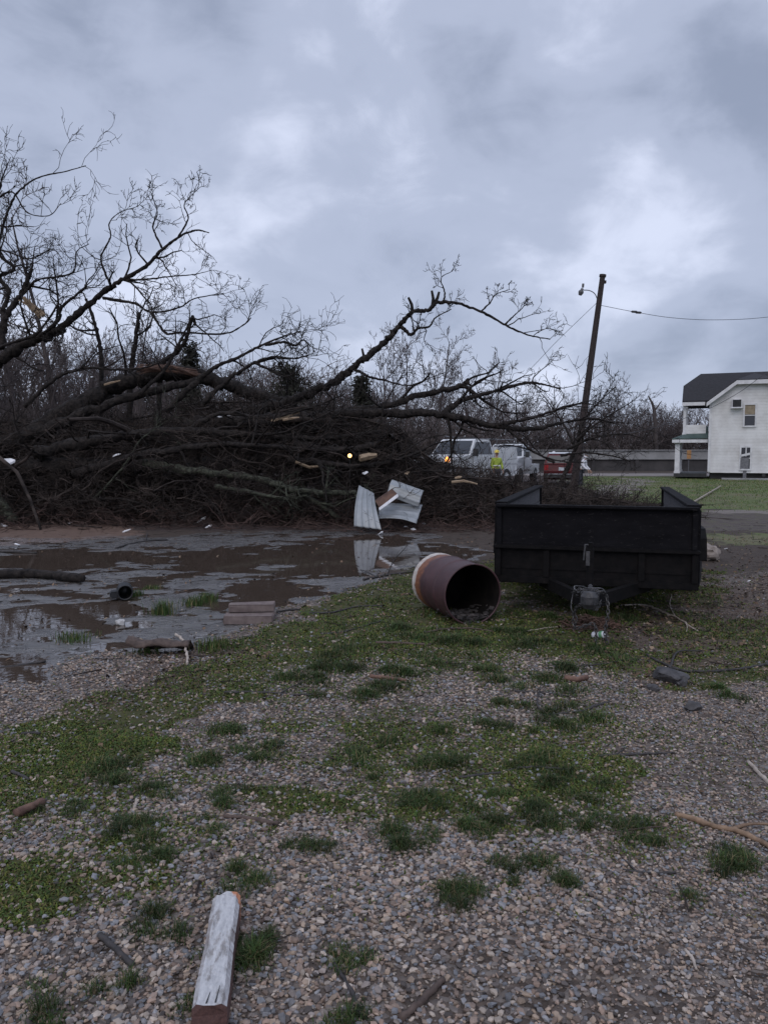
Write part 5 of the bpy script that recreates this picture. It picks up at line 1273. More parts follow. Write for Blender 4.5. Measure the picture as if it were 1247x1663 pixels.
N.l(cb, pp_.inputs['Base Color']); pp_.inputs['Roughness'].default_value = 0.7
N.l(N.bump(N.math('ADD', gr, gr2), 0.45, 0.004), pp_.inputs['Normal'])
e0, e1 = G(340, 1637, 0.085), G(369, 1454, 0.085)
bl = float(np.linalg.norm((e1 - e0)[:2])); ba = math.atan2(-(e1 - e0)[0], (e1 - e0)[1])
beam = thing('painted_beam', 'short weathered timber with chipped white paint lying on the gravel up front', 'timber', (e0[0], e0[1], gz(e0[0], e0[1]) + 0.006), ba)
g = np.random.default_rng(9); a = Acc(); nl, nr = 44, 20; hw, hh = 0.048, 0.098
rings = []
for i in range(nl + 1):
    t = i / nl; w_ = hw * (1 + 0.03 * math.sin(t * 9) + 0.05 * (0.5 - t)); ring = []
    for j in range(nr):
        an = 2 * math.pi * j / nr; cx_, cz_ = math.cos(an), math.sin(an); m_2 = max(abs(cx_), abs(cz_)) ** 0.94
        x_, z_ = cx_ / m_2 * w_, cz_ / m_2 * hh / 2
        y_ = t * bl
        if i == nl: y_ += 0.030 * (g.random() - 0.55) - 0.035 * (x_ < -0.015) * g.random()
        if i == 0: y_ += 0.012 * (g.random() - 0.5)
        ring.append((x_ + g.normal(0, 0.0005), y_, hh / 2 + z_ + g.normal(0, 0.0005)))
    rings.append(ring)
v = np.array(rings).reshape(-1, 3); q = np.array([(i * nr + j, i * nr + (j + 1) % nr, (i + 1) * nr + (j + 1) % nr, (i + 1) * nr + j) for i in range(nl) for j in range(nr)])
a.add(v, [q, np.array([list(range(nr))[::-1]]), np.array([list(range(nl * nr, nl * nr + nr))])])
a.build('timber', mp, beam)
a = Acc()
for i in range(9): a.tube([(-0.03 + 0.062 * g.random(), bl - 0.03, 0.02 + 0.05 * g.random()), (-0.02 + 0.06 * g.random(), bl + 0.015 + 0.03 * g.random(), 0.02 + 0.055 * g.random())], [0.006, 0.001], 4)
o = a.build('splinter', M['raw_wood'], beam)
a = Acc()
for x_, l_ in ((-0.008, 0.05), (0.017, 0.075)): a.poly([(x_ - 0.002, 0.004, hh + 0.0035), (x_ + 0.002, 0.004, hh + 0.0035), (x_ + 0.006, l_, hh + 0.0035)], (0, 0, -0.03))
a.build('crack', M['dark_trim'], beam)

# ------------------------------------------------------------------ crumpled roofing sheets
mg, ntg, pg = new_mat('galvanised_sheet'); N = NT(ntg)
sp = N.noise(2.5, 6, 0.65); N.l(N.ramp(sp, [(0.3, (0.20, 0.215, 0.225)), (0.7, (0.30, 0.315, 0.325))]), pg.inputs['Base Color'])
pg.inputs['Metallic'].default_value = 0.35; pg.inputs['Roughness'].default_value = 0.42
def sheet(c00, c10, c11, c01, nrib, lab, warp, seed, along='u'):
    """ribbed sheet between four corners; ribs run along u"""
    g = np.random.default_rng(seed); c = [P(*p) for p in (c00, c10, c11, c01)]; B = c[0].copy(); nu, nv = 26, nrib * 8 + 1
    u = np.linspace(0, 1, nu)[:, None, None]; w = np.linspace(0, 1, nv)[None, :, None]
    S = (c[0] * (1 - u) + c[1] * u) * (1 - w) + (c[3] * (1 - u) + c[2] * u) * w - B
    nrm = np.cross(c[1] - c[0], c[3] - c[0]); nrm /= np.linalg.norm(nrm)
    if nrm[1] > 0: nrm = -nrm
    ph_ = (w[0, :, 0] * nrib) % 1.0
    rib = 0.022 * np.clip(1.6 - np.abs(ph_ - 0.5) * 9, 0, 1)
    disp = rib[None, :] + warp(u[:, :, 0], w[:, :, 0]) + 0.02 * (fbm(u[:, :, 0] * 3 + seed + 0 * w[:, :, 0], w[:, :, 0] * 3 + 0 * u[:, :, 0], seed) - 0.5)
    S = S + disp[:, :, None] * nrm; ids_ = np.arange(nu * nv).reshape(nu, nv); a = Acc()
    edge = S + 0
    a.add(edge.reshape(-1, 3), np.stack([ids_[:-1, :-1], ids_[1:, :-1], ids_[1:, 1:], ids_[:-1, 1:]], -1).reshape(-1, 4))
    o = a.build('roofing_sheet', mg, loc=None, smooth=True); o.location = tuple(B)
    md = o.modifiers.new('thickness', 'SOLIDIFY'); md.thickness = 0.006
    return tag(o, lab, 'metal sheet', 'crumpled metal roofing sheets at the mud edge')
sheet((583, 788, 16.9), (576, 857, 16.15), (622, 865, 15.95), (607, 801, 16.6), 4, 'narrow grey ribbed metal sheet standing at the left, its foot in the mud', lambda u, w: 0.10 * np.sin(u * 2.6) + 0.05 * w * u, 1)
sheet((637, 779, 17.0), (688, 797, 16.8), (680, 822, 16.55), (628, 805, 16.7), 3, 'upper right bent ribbed metal sheet tilted back against the brush', lambda u, w: 0.10 * np.sin(w * 3.1) - 0.05 * u * w, 2)
sheet((616, 816, 16.85), (686, 820, 16.75), (676, 851, 16.25), (613, 843, 16.35), 3, 'lower right ribbed metal sheet sloping down below the brown board', lambda u, w: 0.08 * np.sin(u * 3) * w, 3)
a = Acc(); q = [P(609, 813, 16.3), P(635, 795, 16.5), P(644, 804, 16.4), P(616, 825, 16.15)]; B = q[0].copy(); a.poly([p - B for p in q], (0.02, 0.05, 0.02))
bd = thing('board', 'dark brown board with white edge wedged between the crumpled sheets', 'board', tuple(B)); a.build('plank', M['split_wood'], bd)
a = Acc(); a.poly([P(643.5, 803.5, 16.39) - B, P(646, 807.5, 16.37) - B, P(616, 829, 16.12) - B, P(615, 825, 16.14) - B], (0.02, 0.05, 0.02)); a.build('painted_edge', M['scrap_white'], bd)

# ------------------------------------------------------------------ vehicles
def shell(acc_, prof, hw, k=1.0):
    """side profile [(x, z)] closed, half width hw(x, z); bevel-free body shell with rounded plan"""
    n = len(prof); p = np.array(prof, float); w = np.array([hw(x, z) for x, z in prof])
    l = np.stack([p[:, 0], w, p[:, 1]], 1); m2 = np.stack([p[:, 0], w * 0.9, p[:, 1]], 1)
    v = np.concatenate([l, l * (1, -1, 1)])
    acc_.add(v, [np.array([(i, (i + 1) % n, n + (i + 1) % n, n + i) for i in range(n)]), np.array([list(range(n))[::-1]]), np.array([list(range(n, 2 * n))])])
def wheel(par, x, y, r, w):
    e = empty('wheel', (x, y, r)); e.parent = par; s = 1 if y > 0 else -1
    a = Acc(); a.lathe([(r * 0.6, -w / 2), (r * 0.93, -w / 2), (r, -w * 0.35), (r, w * 0.35), (r * 0.93, w / 2), (r * 0.6, w / 2)], (0, 0, 0), (0, 1, 0), 22); a.build('tyre', M['rubber'], e, smooth=True)
    a = Acc(); a.lathe([(0, s * w * 0.35), (r * 0.25, s * w * 0.38), (r * 0.5, s * w * 0.25), (r * 0.61, s * w * 0.45), (r * 0.61, -s * w * 0.4), (0, -s * w * 0.4)], (0, 0, 0), (0, 1, 0), 18); a.build('rim', M['rim'], e, smooth=True)
def quad(a, pts, n, t=0.012): a.poly(pts, np.asarray(n) * t)
def utility_truck(name, lab, loc, rz, s=1.0, lit=True, box=True):
    t = thing(name, lab, 'truck', loc, rz, 'white work trucks behind the debris')
    V = lambda L_: [tuple(np.array(q) * s) for q in L_]
    a = Acc(); pr_ = V([(-3.0, 0.55), (-3.0, 1.0), (-0.9, 1.0), (-0.9, 1.36), (1.15, 1.40), (1.25, 1.42), (2.35, 1.30), (2.52, 1.18), (2.56, 0.62), (2.2, 0.5), (-2.6, 0.5)])
    shell(a, pr_, lambda x, z: (0.98 if x < 1.6 * s else 0.90) * s)
    a.build('body', M['white_paint_car'], t)
    a = Acc(); pr_ = V([(-0.88, 1.355), (-0.84, 1.9), (-0.70, 2.06), (0.40, 2.08), (0.55, 2.02), (1.17, 1.40)])
    shell(a, pr_, lambda x, z: (0.95 if z < 1.6 * s else 0.80) * s); a.build('cab', M['white_paint_car'], t)
    for sy in (-1, 1):
        a = Acc(); quad(a, [(np.array(q) * s) for q in ((-0.70, sy * 0.945, 1.45), (0.98, sy * 0.945, 1.45), (0.50, sy * 0.835, 1.95), (-0.66, sy * 0.835, 1.95))], (0, sy, 0.2)); a.build('side_window', M['car_glass'], t)
        a = Acc(); a.box(np.array((1.02, sy * 1.12, 1.52)) * s, np.array((0.10, 0.20, 0.30)) * s); a.box(np.array((1.05, sy * 1.0, 1.46)) * s, np.array((0.05, 0.16, 0.04)) * s); a.build('mirror', M['dark_trim'], t)
        a = Acc(); a.box(np.array((2.545, sy * 0.70, 1.02)) * s, np.array((0.06, 0.32, 0.20)) * s); hl = a.build('headlight', M['chrome'], t)
        if lit and sy == 1:
            a = Acc(); a.lathe([(0, 0.04), (0.10, 0.025), (0.12, 0)], np.array((2.56, 0.72, 1.24)) * s, (1, 0, 0), 14); b_ = a.build('amber_signal', M['amber_lamp'], hl); b_['label'] = 'lit amber lamp'
        a = Acc(); a.box(np.array((0.1, sy * 0.985, 1.05)) * s, np.array((1.7, 0.012, 0.62)) * s); dr = a.build('door', M['white_paint_car'], t)
        a = Acc(); a.box(np.array((-0.5, sy * 1.0, 1.28)) * s, np.array((0.16, 0.03, 0.04)) * s); a.build('handle', M['dark_trim'], dr)
        for x in (1.75, -2.0): wheel(t, x * s, sy * 0.86 * s, 0.42 * s, 0.27 * s)
    a = Acc(); quad(a, [np.array(q) * s for q in ((1.14, -0.86, 1.46), (1.14, 0.86, 1.46), (0.60, 0.74, 2.0), (0.60, -0.74, 2.0))], (0.75, 0, 0.65)); a.build('windshield', M['car_glass'], t)
    a = Acc(); a.box(np.array((2.56, 0, 1.0)) * s, np.array((0.05, 1.0, 0.30)) * s)
    for i in range(4): a.box(np.array((2.59, 0, 0.90 + i * 0.07)) * s, np.array((0.03, 0.98, 0.025)) * s)
    a.build('grille', M['dark_trim'], t)
    a = Acc(); a.box(np.array((2.62, 0, 0.64)) * s, np.array((0.16, 1.92, 0.24)) * s); a.build('bumper', M['chrome'], t)
    if box:
        a = Acc(); a.box(np.array((-2.0, 0, 1.24)) * s, np.array((1.9, 1.98, 0.48)) * s)
        for sy in (-1, 1): a.box(np.array((-2.0, sy * 0.82, 1.62)) * s, np.array((1.88, 0.34, 0.28)) * s)
        sb = a.build('service_body', M['white_paint_car'], t)
        for sy in (-1, 1):
            for i in range(3): a = Acc(); a.box(np.array((-2.68 + i * 0.62, sy * 1.0, 1.3)) * s, np.array((0.54, 0.02, 0.5)) * s); a.build('locker_door', M['white_paint_car'], sb)
        a = Acc()
        for x in (-2.8, -1.2): a.tube([np.array((x, -0.9, 1.7)) * s, np.array((x, -0.9, 2.1)) * s, np.array((x, 0.9, 2.1)) * s, np.array((x, 0.9, 1.7)) * s], 0.03, 6)
        a.tube([np.array((-2.9, -0.9, 2.12)) * s, np.array((0.4, -0.7, 2.2)) * s], 0.03, 6); a.build('ladder_rack', M['lamp_metal'], t)
    a = Acc(); a.box(np.array((0.0, 0, 2.12)) * s, np.array((0.22, 0.9, 0.08)) * s); a.build('light_bar', M['dark_trim'], t)
    return t
tp = P(742, 737, 36.5)
utility_truck('utility_truck', 'nearer white utility truck with a lit amber lamp, seen through the branches', (tp[0] + 0.35, 36.6, 0), math.radians(-90 - 36), 1.12)
tp = P(822, 737, 43)
utility_truck('utility_truck', 'farther white work truck parked behind the nearer one, no lamp lit', (tp[0] + 0.3, 43.5, 0), math.radians(-90 - 22), 1.05, lit=False, box=False)

sp_ = P(911, 737, 42)
suv = thing('suv', 'dark red suv seen from behind beside the leaning pole', 'car', (sp_[0], 42, 0), math.radians(90 - 12))
hw = lambda x, z: 0.90 if z < 1.08 else 0.90 - 0.22 * (z - 1.08) / 0.6
a = Acc(); shell(a, [(-2.25, 0.45), (-2.30, 0.75), (-2.24, 1.05), (-2.05, 1.12), (1.0, 1.05), (2.0, 0.98), (2.3, 0.85), (2.35, 0.5), (1.8, 0.3), (-1.9, 0.3)], hw); a.build('body', M['red_paint_car'], suv)
a = Acc(); shell(a, [(-2.20, 1.10), (-1.88, 1.58), (-1.6, 1.68), (-0.2, 1.70), (0.2, 1.64), (1.05, 1.055)], hw); a.build('cabin', M['red_paint_car'], suv)
a = Acc(); shell(a, [(-1.78, 1.655), (-1.6, 1.70), (-0.2, 1.72), (0.1, 1.68), (-0.2, 1.66), (-1.6, 1.64)], lambda x, z: 0.66); a.build('roof_panel', M['white_paint_car'], suv)
a = Acc(); quad(a, [(-2.155, -0.76, 1.16), (-2.155, 0.76, 1.16), (-1.92, 0.66, 1.54), (-1.92, -0.66, 1.54)], (-0.85, 0, 0.5), 0.02); a.build('rear_window', M['car_glass'], suv)
for s in (-1, 1):
    a = Acc(); quad(a, [(-1.9, s * 0.895, 1.14), (0.75, s * 0.895, 1.12), (0.1, s * 0.72, 1.58), (-1.7, s * 0.72, 1.58)], (0, s, 0.3)); a.build('side_window', M['car_glass'], suv)
    a = Acc(); a.box((-2.245, s * 0.78, 0.93), (0.12, 0.20, 0.26)); a.build('tail_light', M['tail_lens'], suv)
    for x in (1.35, -1.4): wheel(suv, x, s * 0.80, 0.36, 0.22)
    a = Acc(); a.box((0.75, s * 1.0, 1.12), (0.08, 0.2, 0.14)); a.build('mirror', M['dark_trim'], suv)
a = Acc(); a.box((-2.32, 0, 0.52), (0.14, 1.76, 0.22)); bp = a.build('bumper', M['dark_trim'], suv)
a = Acc(); a.box((-2.40, 0.05, 0.60), (0.03, 1.25, 0.05)); a.build('bumper_trim', M['chrome'], bp)
a = Acc(); a.box((-2.305, 0.0, 0.86), (0.02, 0.32, 0.16)); a.build('plate', M['plate'], suv)

# small lit lamp deep in the debris
lp = P(568, 740, 18.4); t = thing('work_lamp', 'small lit warm lamp shining out of the middle of the brush pile', 'lamp', (lp[0], 18.4, 0))
a = Acc(); a.lathe([(0, 0.10), (0.03, 0.09), (0.05, 0.03), (0.055, 0.0)], (0, 0, lp[2]), (0, 1, 0), 16); a.build('housing', M['dark_trim'], t)
a = Acc(); a.lathe([(0, -0.02), (0.035, -0.012), (0.048, 0.0)], (0, 0, lp[2]), (0, 1, 0), 16); a.build('lens', M['warm_lamp'], t)
a = Acc(); a.tube([(0, 0.08, 0), (0, 0.08, lp[2])], 0.012, 8); [a.tube([(0, 0.08, 0.5), (math.cos(q) * 0.4, 0.08 + math.sin(q) * 0.4, 0.0)], 0.02, 6) for q in (0.3, 2.4, 4.5)]; a.build('stand', M['dark_trim'], t)

# ------------------------------------------------------------------ people
def person(lab, loc, rz, top_mat, leg_mat, hood=False, arm=(0.15, 0.15), helmet=False, bend=0.0):
    t = thing('person', lab, 'person', loc, rz)
    def skin(name, pts, edges, rad, mat, par, lvl=2):
        me = bpy.data.meshes.new(name); me.from_pydata(pts, edges, []); o = bpy.data.objects.new(name, me); COL.objects.link(o); o.parent = par
        sk = o.modifiers.new('skin', 'SKIN'); sk.use_smooth_shade = True
        for i, r in enumerate(rad): me.skin_vertices[0].data[i].radius = (r, r) if np.isscalar(r) else r
        me.skin_vertices[0].data[0].use_root = True
        ss = o.modifiers.new('smooth', 'SUBSURF'); ss.levels = lvl; ss.render_levels = lvl
        me.materials.append(mat); return o
    if True:
        me = bpy.data.meshes.new('body')
        J = [(0, 0, 0.93), (0, -bend * 0.3, 1.15), (0, -bend * 0.7, 1.36), (0, -bend, 1.47), (0, -bend - 0.01, 1.55), (0, -bend - 0.03, 1.64), (0, -bend - 0.03, 1.72),
             (0.10, 0, 0.88), (0.12, -0.02, 0.50), (0.12, 0.02, 0.09), (0.12, -0.14, 0.04), (-0.10, 0, 0.88), (-0.13, -0.02, 0.50), (-0.14, 0.03, 0.09), (-0.14, -0.13, 0.04),
             (0.19, -bend * 0.8, 1.40), (0.26, -bend * 0.8 - 0.02, 1.13), (0.25, -bend - arm[0], 0.92), (0.25, -bend - arm[0] - 0.04, 0.83),
             (-0.19, -bend * 0.8, 1.40), (-0.26, -bend * 0.8 - 0.02, 1.13), (-0.25, -bend - arm[1], 0.94), (-0.25, -bend - arm[1] - 0.05, 0.86)]
        E = [(0, 1), (1, 2), (2, 3), (3, 4), (4, 5), (5, 6), (0, 7), (7, 8), (8, 9), (9, 10), (0, 11), (11, 12), (12, 13), (13, 14), (2, 15), (15, 16), (16, 17), (17, 18), (2, 19), (19, 20), (20, 21), (21, 22)]
        Rr = [(0.15, 0.11), (0.14, 0.105), (0.16, 0.11), 0.075, 0.055, 0.088, 0.075, 0.095, 0.065, 0.048, 0.04, 0.095, 0.065, 0.048, 0.04, 0.07, 0.048, 0.036, 0.035, 0.07, 0.048, 0.036, 0.035]
        skin('body', J, E, Rr, M['skin'], t)
        jk_ = [(0, 0, 0.86), (0, -bend * 0.3, 1.15), (0, -bend * 0.7, 1.36), (0, -bend * 0.95, 1.46)] + J[15:18] + J[19:22]
        skin('jacket', jk_, [(0, 1), (1, 2), (2, 3), (2, 4), (4, 5), (5, 6), (2, 7), (7, 8), (8, 9)], [(0.18, 0.14), (0.17, 0.135), (0.18, 0.13), 0.085, 0.085, 0.065, 0.05, 0.085, 0.065, 0.05], top_mat, t)
        skin('trousers', [J[0], J[7], J[8], (0.12, 0.02, 0.06), J[11], J[12], (-0.14, 0.03, 0.06)], [(0, 1), (1, 2), (2, 3), (0, 4), (4, 5), (5, 6)], [(0.16, 0.12), 0.11, 0.08, 0.065, 0.11, 0.08, 0.065], leg_mat, t)
        for s in (-1, 1):
            f_ = J[9] if s == 1 else J[13]; a = Acc(); a.bbox((f_[0], f_[1] - 0.055, 0.045), (0.105, 0.29, 0.09), 0.03); a.bbox((f_[0], f_[1], 0.12), (0.115, 0.13, 0.14), 0.03); a.build('boot', M['dark_trim'], t)
        if hood: skin('hood', [(0, -bend + 0.02, 1.48), (0, -bend + 0.0, 1.60), (0, -bend + 0.01, 1.72)], [(0, 1), (1, 2)], [0.10, 0.115, 0.095], top_mat, t)
        elif helmet:
            a = Acc(); a.lathe([(0.15, 0), (0.118, 0.01), (0.112, 0.06), (0.08, 0.11), (0, 0.13)], (0, -bend - 0.03, 1.70), (0, 0, 1), 16); a.build('hard_hat', M['helmet'], t, smooth=True)
        else:
            a = Acc(); a.lathe([(0.10, 0), (0.104, 0.03), (0.085, 0.09), (0, 0.115)], (0, -bend - 0.015, 1.68), (0, 0, 1), 14); a.build('hair', M['hair'], t, smooth=True)
        if helmet:
            a = Acc(); a.lathe([(0.205, 0.0), (0.205, 0.05)], (0, -bend * 0.3, 1.08), (0, 0, 1), 14); a.build('reflective_band', M['scrap_white'], t)
        for s in (-1, 1):
            hb = np.array(J[18] if s == 1 else J[22]); a = Acc()
            for k in range(4): a.tube([hb + ((k - 1.5) * 0.004, (k - 1.5) * 0.020, -0.01), hb + ((k - 1.5) * 0.004, (k - 1.5) * 0.022 - 0.006, -0.055), hb + (0, (k - 1.5) * 0.021 - 0.022, -0.080 + abs(k - 1.4) * 0.006)], [0.010, 0.009, 0.007], 6)
            a.tube([hb + (-s * 0.01, -0.02, 0.03), hb + (-s * 0.025, -0.052, 0.0), hb + (-s * 0.028, -0.058, -0.03)], [0.011, 0.010, 0.008], 6); a.build('fingers', M['skin'], t)
        a = Acc(); fx = -bend - 0.03 - 0.085; a.tube([(0, fx, 1.675), (0, fx - 0.022, 1.645)], [0.008, 0.013], 6)
        for s in (-1, 1): a.ico((s * 0.085, -bend - 0.02, 1.65), (0.012, 0.02, 0.032), random.Random(1), 0.05)
        a.build('face', M['skin'], t)
        a = Acc()
        for s in (-1, 1): a.ico((s * 0.033, fx + 0.006, 1.672), (0.011, 0.008, 0.007), random.Random(1), 0.05)
        a.box((0, fx + 0.003, 1.612), (0.045, 0.008, 0.008)); a.build('features', M['hair'], t)
    return t
p = P(806, 737, 35.2); person('person in a yellow hi-vis jacket standing beside the white utility truck', (p[0], 35.2, 0), math.radians(20), M['hivis'], M['jeans'], helmet=True)
p = P(900, 737, 45); person('person in a white hooded top standing beyond the red suv', (p[0], 45.2, 0.08), math.radians(150), M['hood_white'], M['jeans'], hood=True)
p = P(943, 737, 39.5); person('person in a white hooded top bending right of the leaning pole', (p[0], 39.5, -0.12), math.radians(60), M['hood_white'], M['jeans'], hood=True, bend=0.22, arm=(0.2, 0.22))

# ------------------------------------------------------------------ things lying about
# blocks, pipe, stones, can
def block(px, py, w, d, h, z, rz, lab):
    b = G(px, py); o_ = Acc(); o_.bbox((0, 0, h / 2), (w, d, h), 0.008)
    v = o_.v[0]; gg_ = np.random.default_rng(int(px)); v += gg_.normal(0, 0.0025, v.shape)
    o = o_.build('block', M['block']); o.location = (b[0], b[1], z); o.rotation_euler = (0, 0.01, rz)
    return tag(o, lab, 'block')
zb = gz(*G(405, 1010)[:2])
block(405, 1008, 0.48, 0.20, 0.085, zb - 0.005, 0.03, 'lower of two stacked red-brown blocks at the edge of the puddle')
block(410, 1003, 0.455, 0.17, 0.075, zb + 0.0815, 0.09, 'upper of two stacked red-brown blocks at the edge of the puddle')
pq = G(204, 972); t = thing('drain_pipe', 'black plastic pipe stub with round open end lying in the muddy puddle', 'pipe', (pq[0], pq[1], -0.02), 0.35)
a = Acc(); a.lathe([(0.072, 0.015), (0.082, 0.0), (0.088, 0.01)] + [(0.085 + 0.005 * (i % 2), 0.02 + i * 0.02) for i in range(13)] + [(0.0, 0.28)], (0, 0, 0.085), (0, 1, 0), 28); a.lathe([(0.076, 0.012), (0.076, 0.24), (0, 0.245)], (0, 0, 0.085), (0, 1, 0), 28); a.build('pipe', M['plastic_black'], t, smooth=True)
a = Acc(); a.bbox((-0.115, 0.1, 0.06), (0.10, 0.16, 0.08), 0.015); a.build('elbow', M['plastic_black'], t)
def rock(px, py, size, lab, mat, seed, name='stone', rz=0.0, cat='stone'):
    b = G(px, py); a = Acc(); a.ico((0, 0, size[2] * 0.7), size, random.Random(seed), 0.13, 3)
    v = a.v[0]; n = np.random.default_rng(seed)
    for _ in range(5):
        q = n.normal(size=3); q /= np.linalg.norm(q); lim = 0.75 * float(np.linalg.norm(np.array(size) * q)); d = v @ q - size[2] * 0.7 * q[2]; v -= np.maximum(d - lim, 0)[:, None] * q
    o = a.build(name, M[mat]); o.location = (b[0], b[1], gz(b[0], b[1])); o.rotation_euler = (0, 0, rz); return tag(o, lab, cat)
rock(1085, 1112, (0.10, 0.15, 0.055), 'largest dark angular rock on the gravel at right, under a long bent twig', 'stone_dark', 1, rz=0.5)
rock(1124, 1158, (0.055, 0.045, 0.035), 'small black lump on the gravel right of the dark angular rock', 'stone_dark', 2)
rock(1060, 1125, (0.05, 0.04, 0.025), 'small grey flat stone left of the dark angular rock', 'stone_dark', 12)
rock(196, 1010, (0.055, 0.05, 0.035), 'pale round stone in the mud just below the black pipe', 'stone_pale', 3)
rock(1105, 1120, (0.04, 0.05, 0.03), 'dark chip of rock touching the right end of the dark angular rock', 'stone_dark', 4)
cb = G(971, 1040); t = thing('drink_can', 'crushed white and green can lying in the grass in front of the trailer', 'can', (cb[0], cb[1], gz(cb[0], cb[1]) + 0.03), 0.5)
a = Acc(); a.lathe([(0, -0.055), (0.026, -0.055), (0.031, -0.045), (0.029, -0.01), (0.025, 0.005), (0.030, 0.02), (0.031, 0.045), (0.025, 0.055), (0, 0.055)], (0, 0, 0), (0.3, -1, 0.25), 18); a.build('can_body', M['scrap_white'], t, smooth=True)
a = Acc(); a.lathe([(0.0300, 0.015), (0.0318, 0.022), (0.0322, 0.042), (0.0290, 0.049)], (0, 0, 0), (0.3, -1, 0.25), 18); a.build('green_band', simple('green_print', (0.10, 0.28, 0.12), (0.16, 0.36, 0.18), 20, 0.4), t, smooth=True)

# bark slab with dark hollow and the pale stick over it
b = G(262, 1060); t = thing('bark_slab', 'curved slab of bark lying hollow side towards us at the mud edge', 'bark', (b[0], b[1], gz(b[0], b[1])), 0.08)
a = Acc(); g = np.random.default_rng(6); nu, nv = 18, 9
u = np.linspace(-0.5, 0.5, nu)[:, None]; th_ = np.linspace(0.05, 1.0, nv)[None, :] * math.pi * 0.75
S = np.stack([u * 0.50 + 0 * th_, 0.13 * np.cos(th_ + 0.6) * (1 - 0.3 * u) + 0.02 * np.sin(u * 9), 0.115 * np.sin(th_) * (1 - 0.35 * u) + 0.01 * np.sin(u * 13 + th_)], -1) + g.normal(0, 0.003, (nu, nv, 3))
i_ = np.arange(nu * nv).reshape(nu, nv); a.add(S.reshape(-1, 3), np.stack([i_[:-1, :-1], i_[1:, :-1], i_[1:, 1:], i_[:-1, 1:]], -1).reshape(-1, 4)); o = a.build('bark', M['brown_stick'], t, smooth=True); md = o.modifiers.new('thickness', 'SOLIDIFY'); md.thickness = 0.016
a = Acc(); a.tube([(x_, S[int((x_ / 0.5 + 0.5) * (nu - 1)), 3, 1] - 0.02, S[int((x_ / 0.5 + 0.5) * (nu - 1)), 3, 2] + 0.006) for x_ in np.linspace(-0.22, 0.24, 9)], [0.006, 0.01, 0.012, 0.012, 0.014, 0.012, 0.012, 0.01, 0.005], 6); a.build('torn_edge', M['raw_wood'], t)

def stick(name, lab, pts, r0, r1, mat, seed, cat='stick', forks=(), lift=0.0, knots=0.15, zs=None):
    """a stick lying along the ground through photo points; forks are [(px, py), ...] side pieces"""
    g = np.random.default_rng(seed); w = [G(*p) for p in pts]
    for i, q in enumerate(w): q[2] = gz(q[0], q[1]) + r0 * 0.9 + lift + (zs[i] if zs else 0)
    B = w[0].copy(); c = catmull([q - B for q in w], 7); n = len(c); rr = (r0 + (r1 - r0) * np.linspace(0, 1, n)) * (1 + knots * g.normal(size=n) * 0.6)
    L_ = np.linalg.norm(c[-1] - c[0]); c[1:-1, :2] += g.normal(0, 0.008 * min(L_, 1.0), (n - 2, 2)); a = Acc(); a.tube(c, np.maximum(rr, 0.002), 8)
    for f in forks:
        q = [G(*p) for p in f]
        for v_ in q: v_[2] = gz(v_[0], v_[1]) + r1 + lift + 0.01
        d = np.linalg.norm(c + B - q[0], axis=1); q[0] = c[int(d.argmin())] + B; cc_ = catmull([v_ - B for v_ in q], 5); a.tube(cc_, np.linspace(r1 * 0.9, r1 * 0.35, len(cc_)), 6)
    o = a.build(name, M[mat], smooth=True); o.location = tuple(B); return tag(o, lab, cat)
M['tan_stick'] = simple('tan_stick', (0.11, 0.068, 0.042), (0.25, 0.165, 0.105), 16, 0.75, 0.4, 0.003)
M['pale_stick'] = simple('pale_stick', (0.24, 0.20, 0.165), (0.42, 0.36, 0.31), 16, 0.75, 0.3, 0.003)
M['red_wood'] = simple('red_brown_wood', (0.065, 0.032, 0.024), (0.15, 0.085, 0.06), 16, 0.8, 0.5, 0.004)
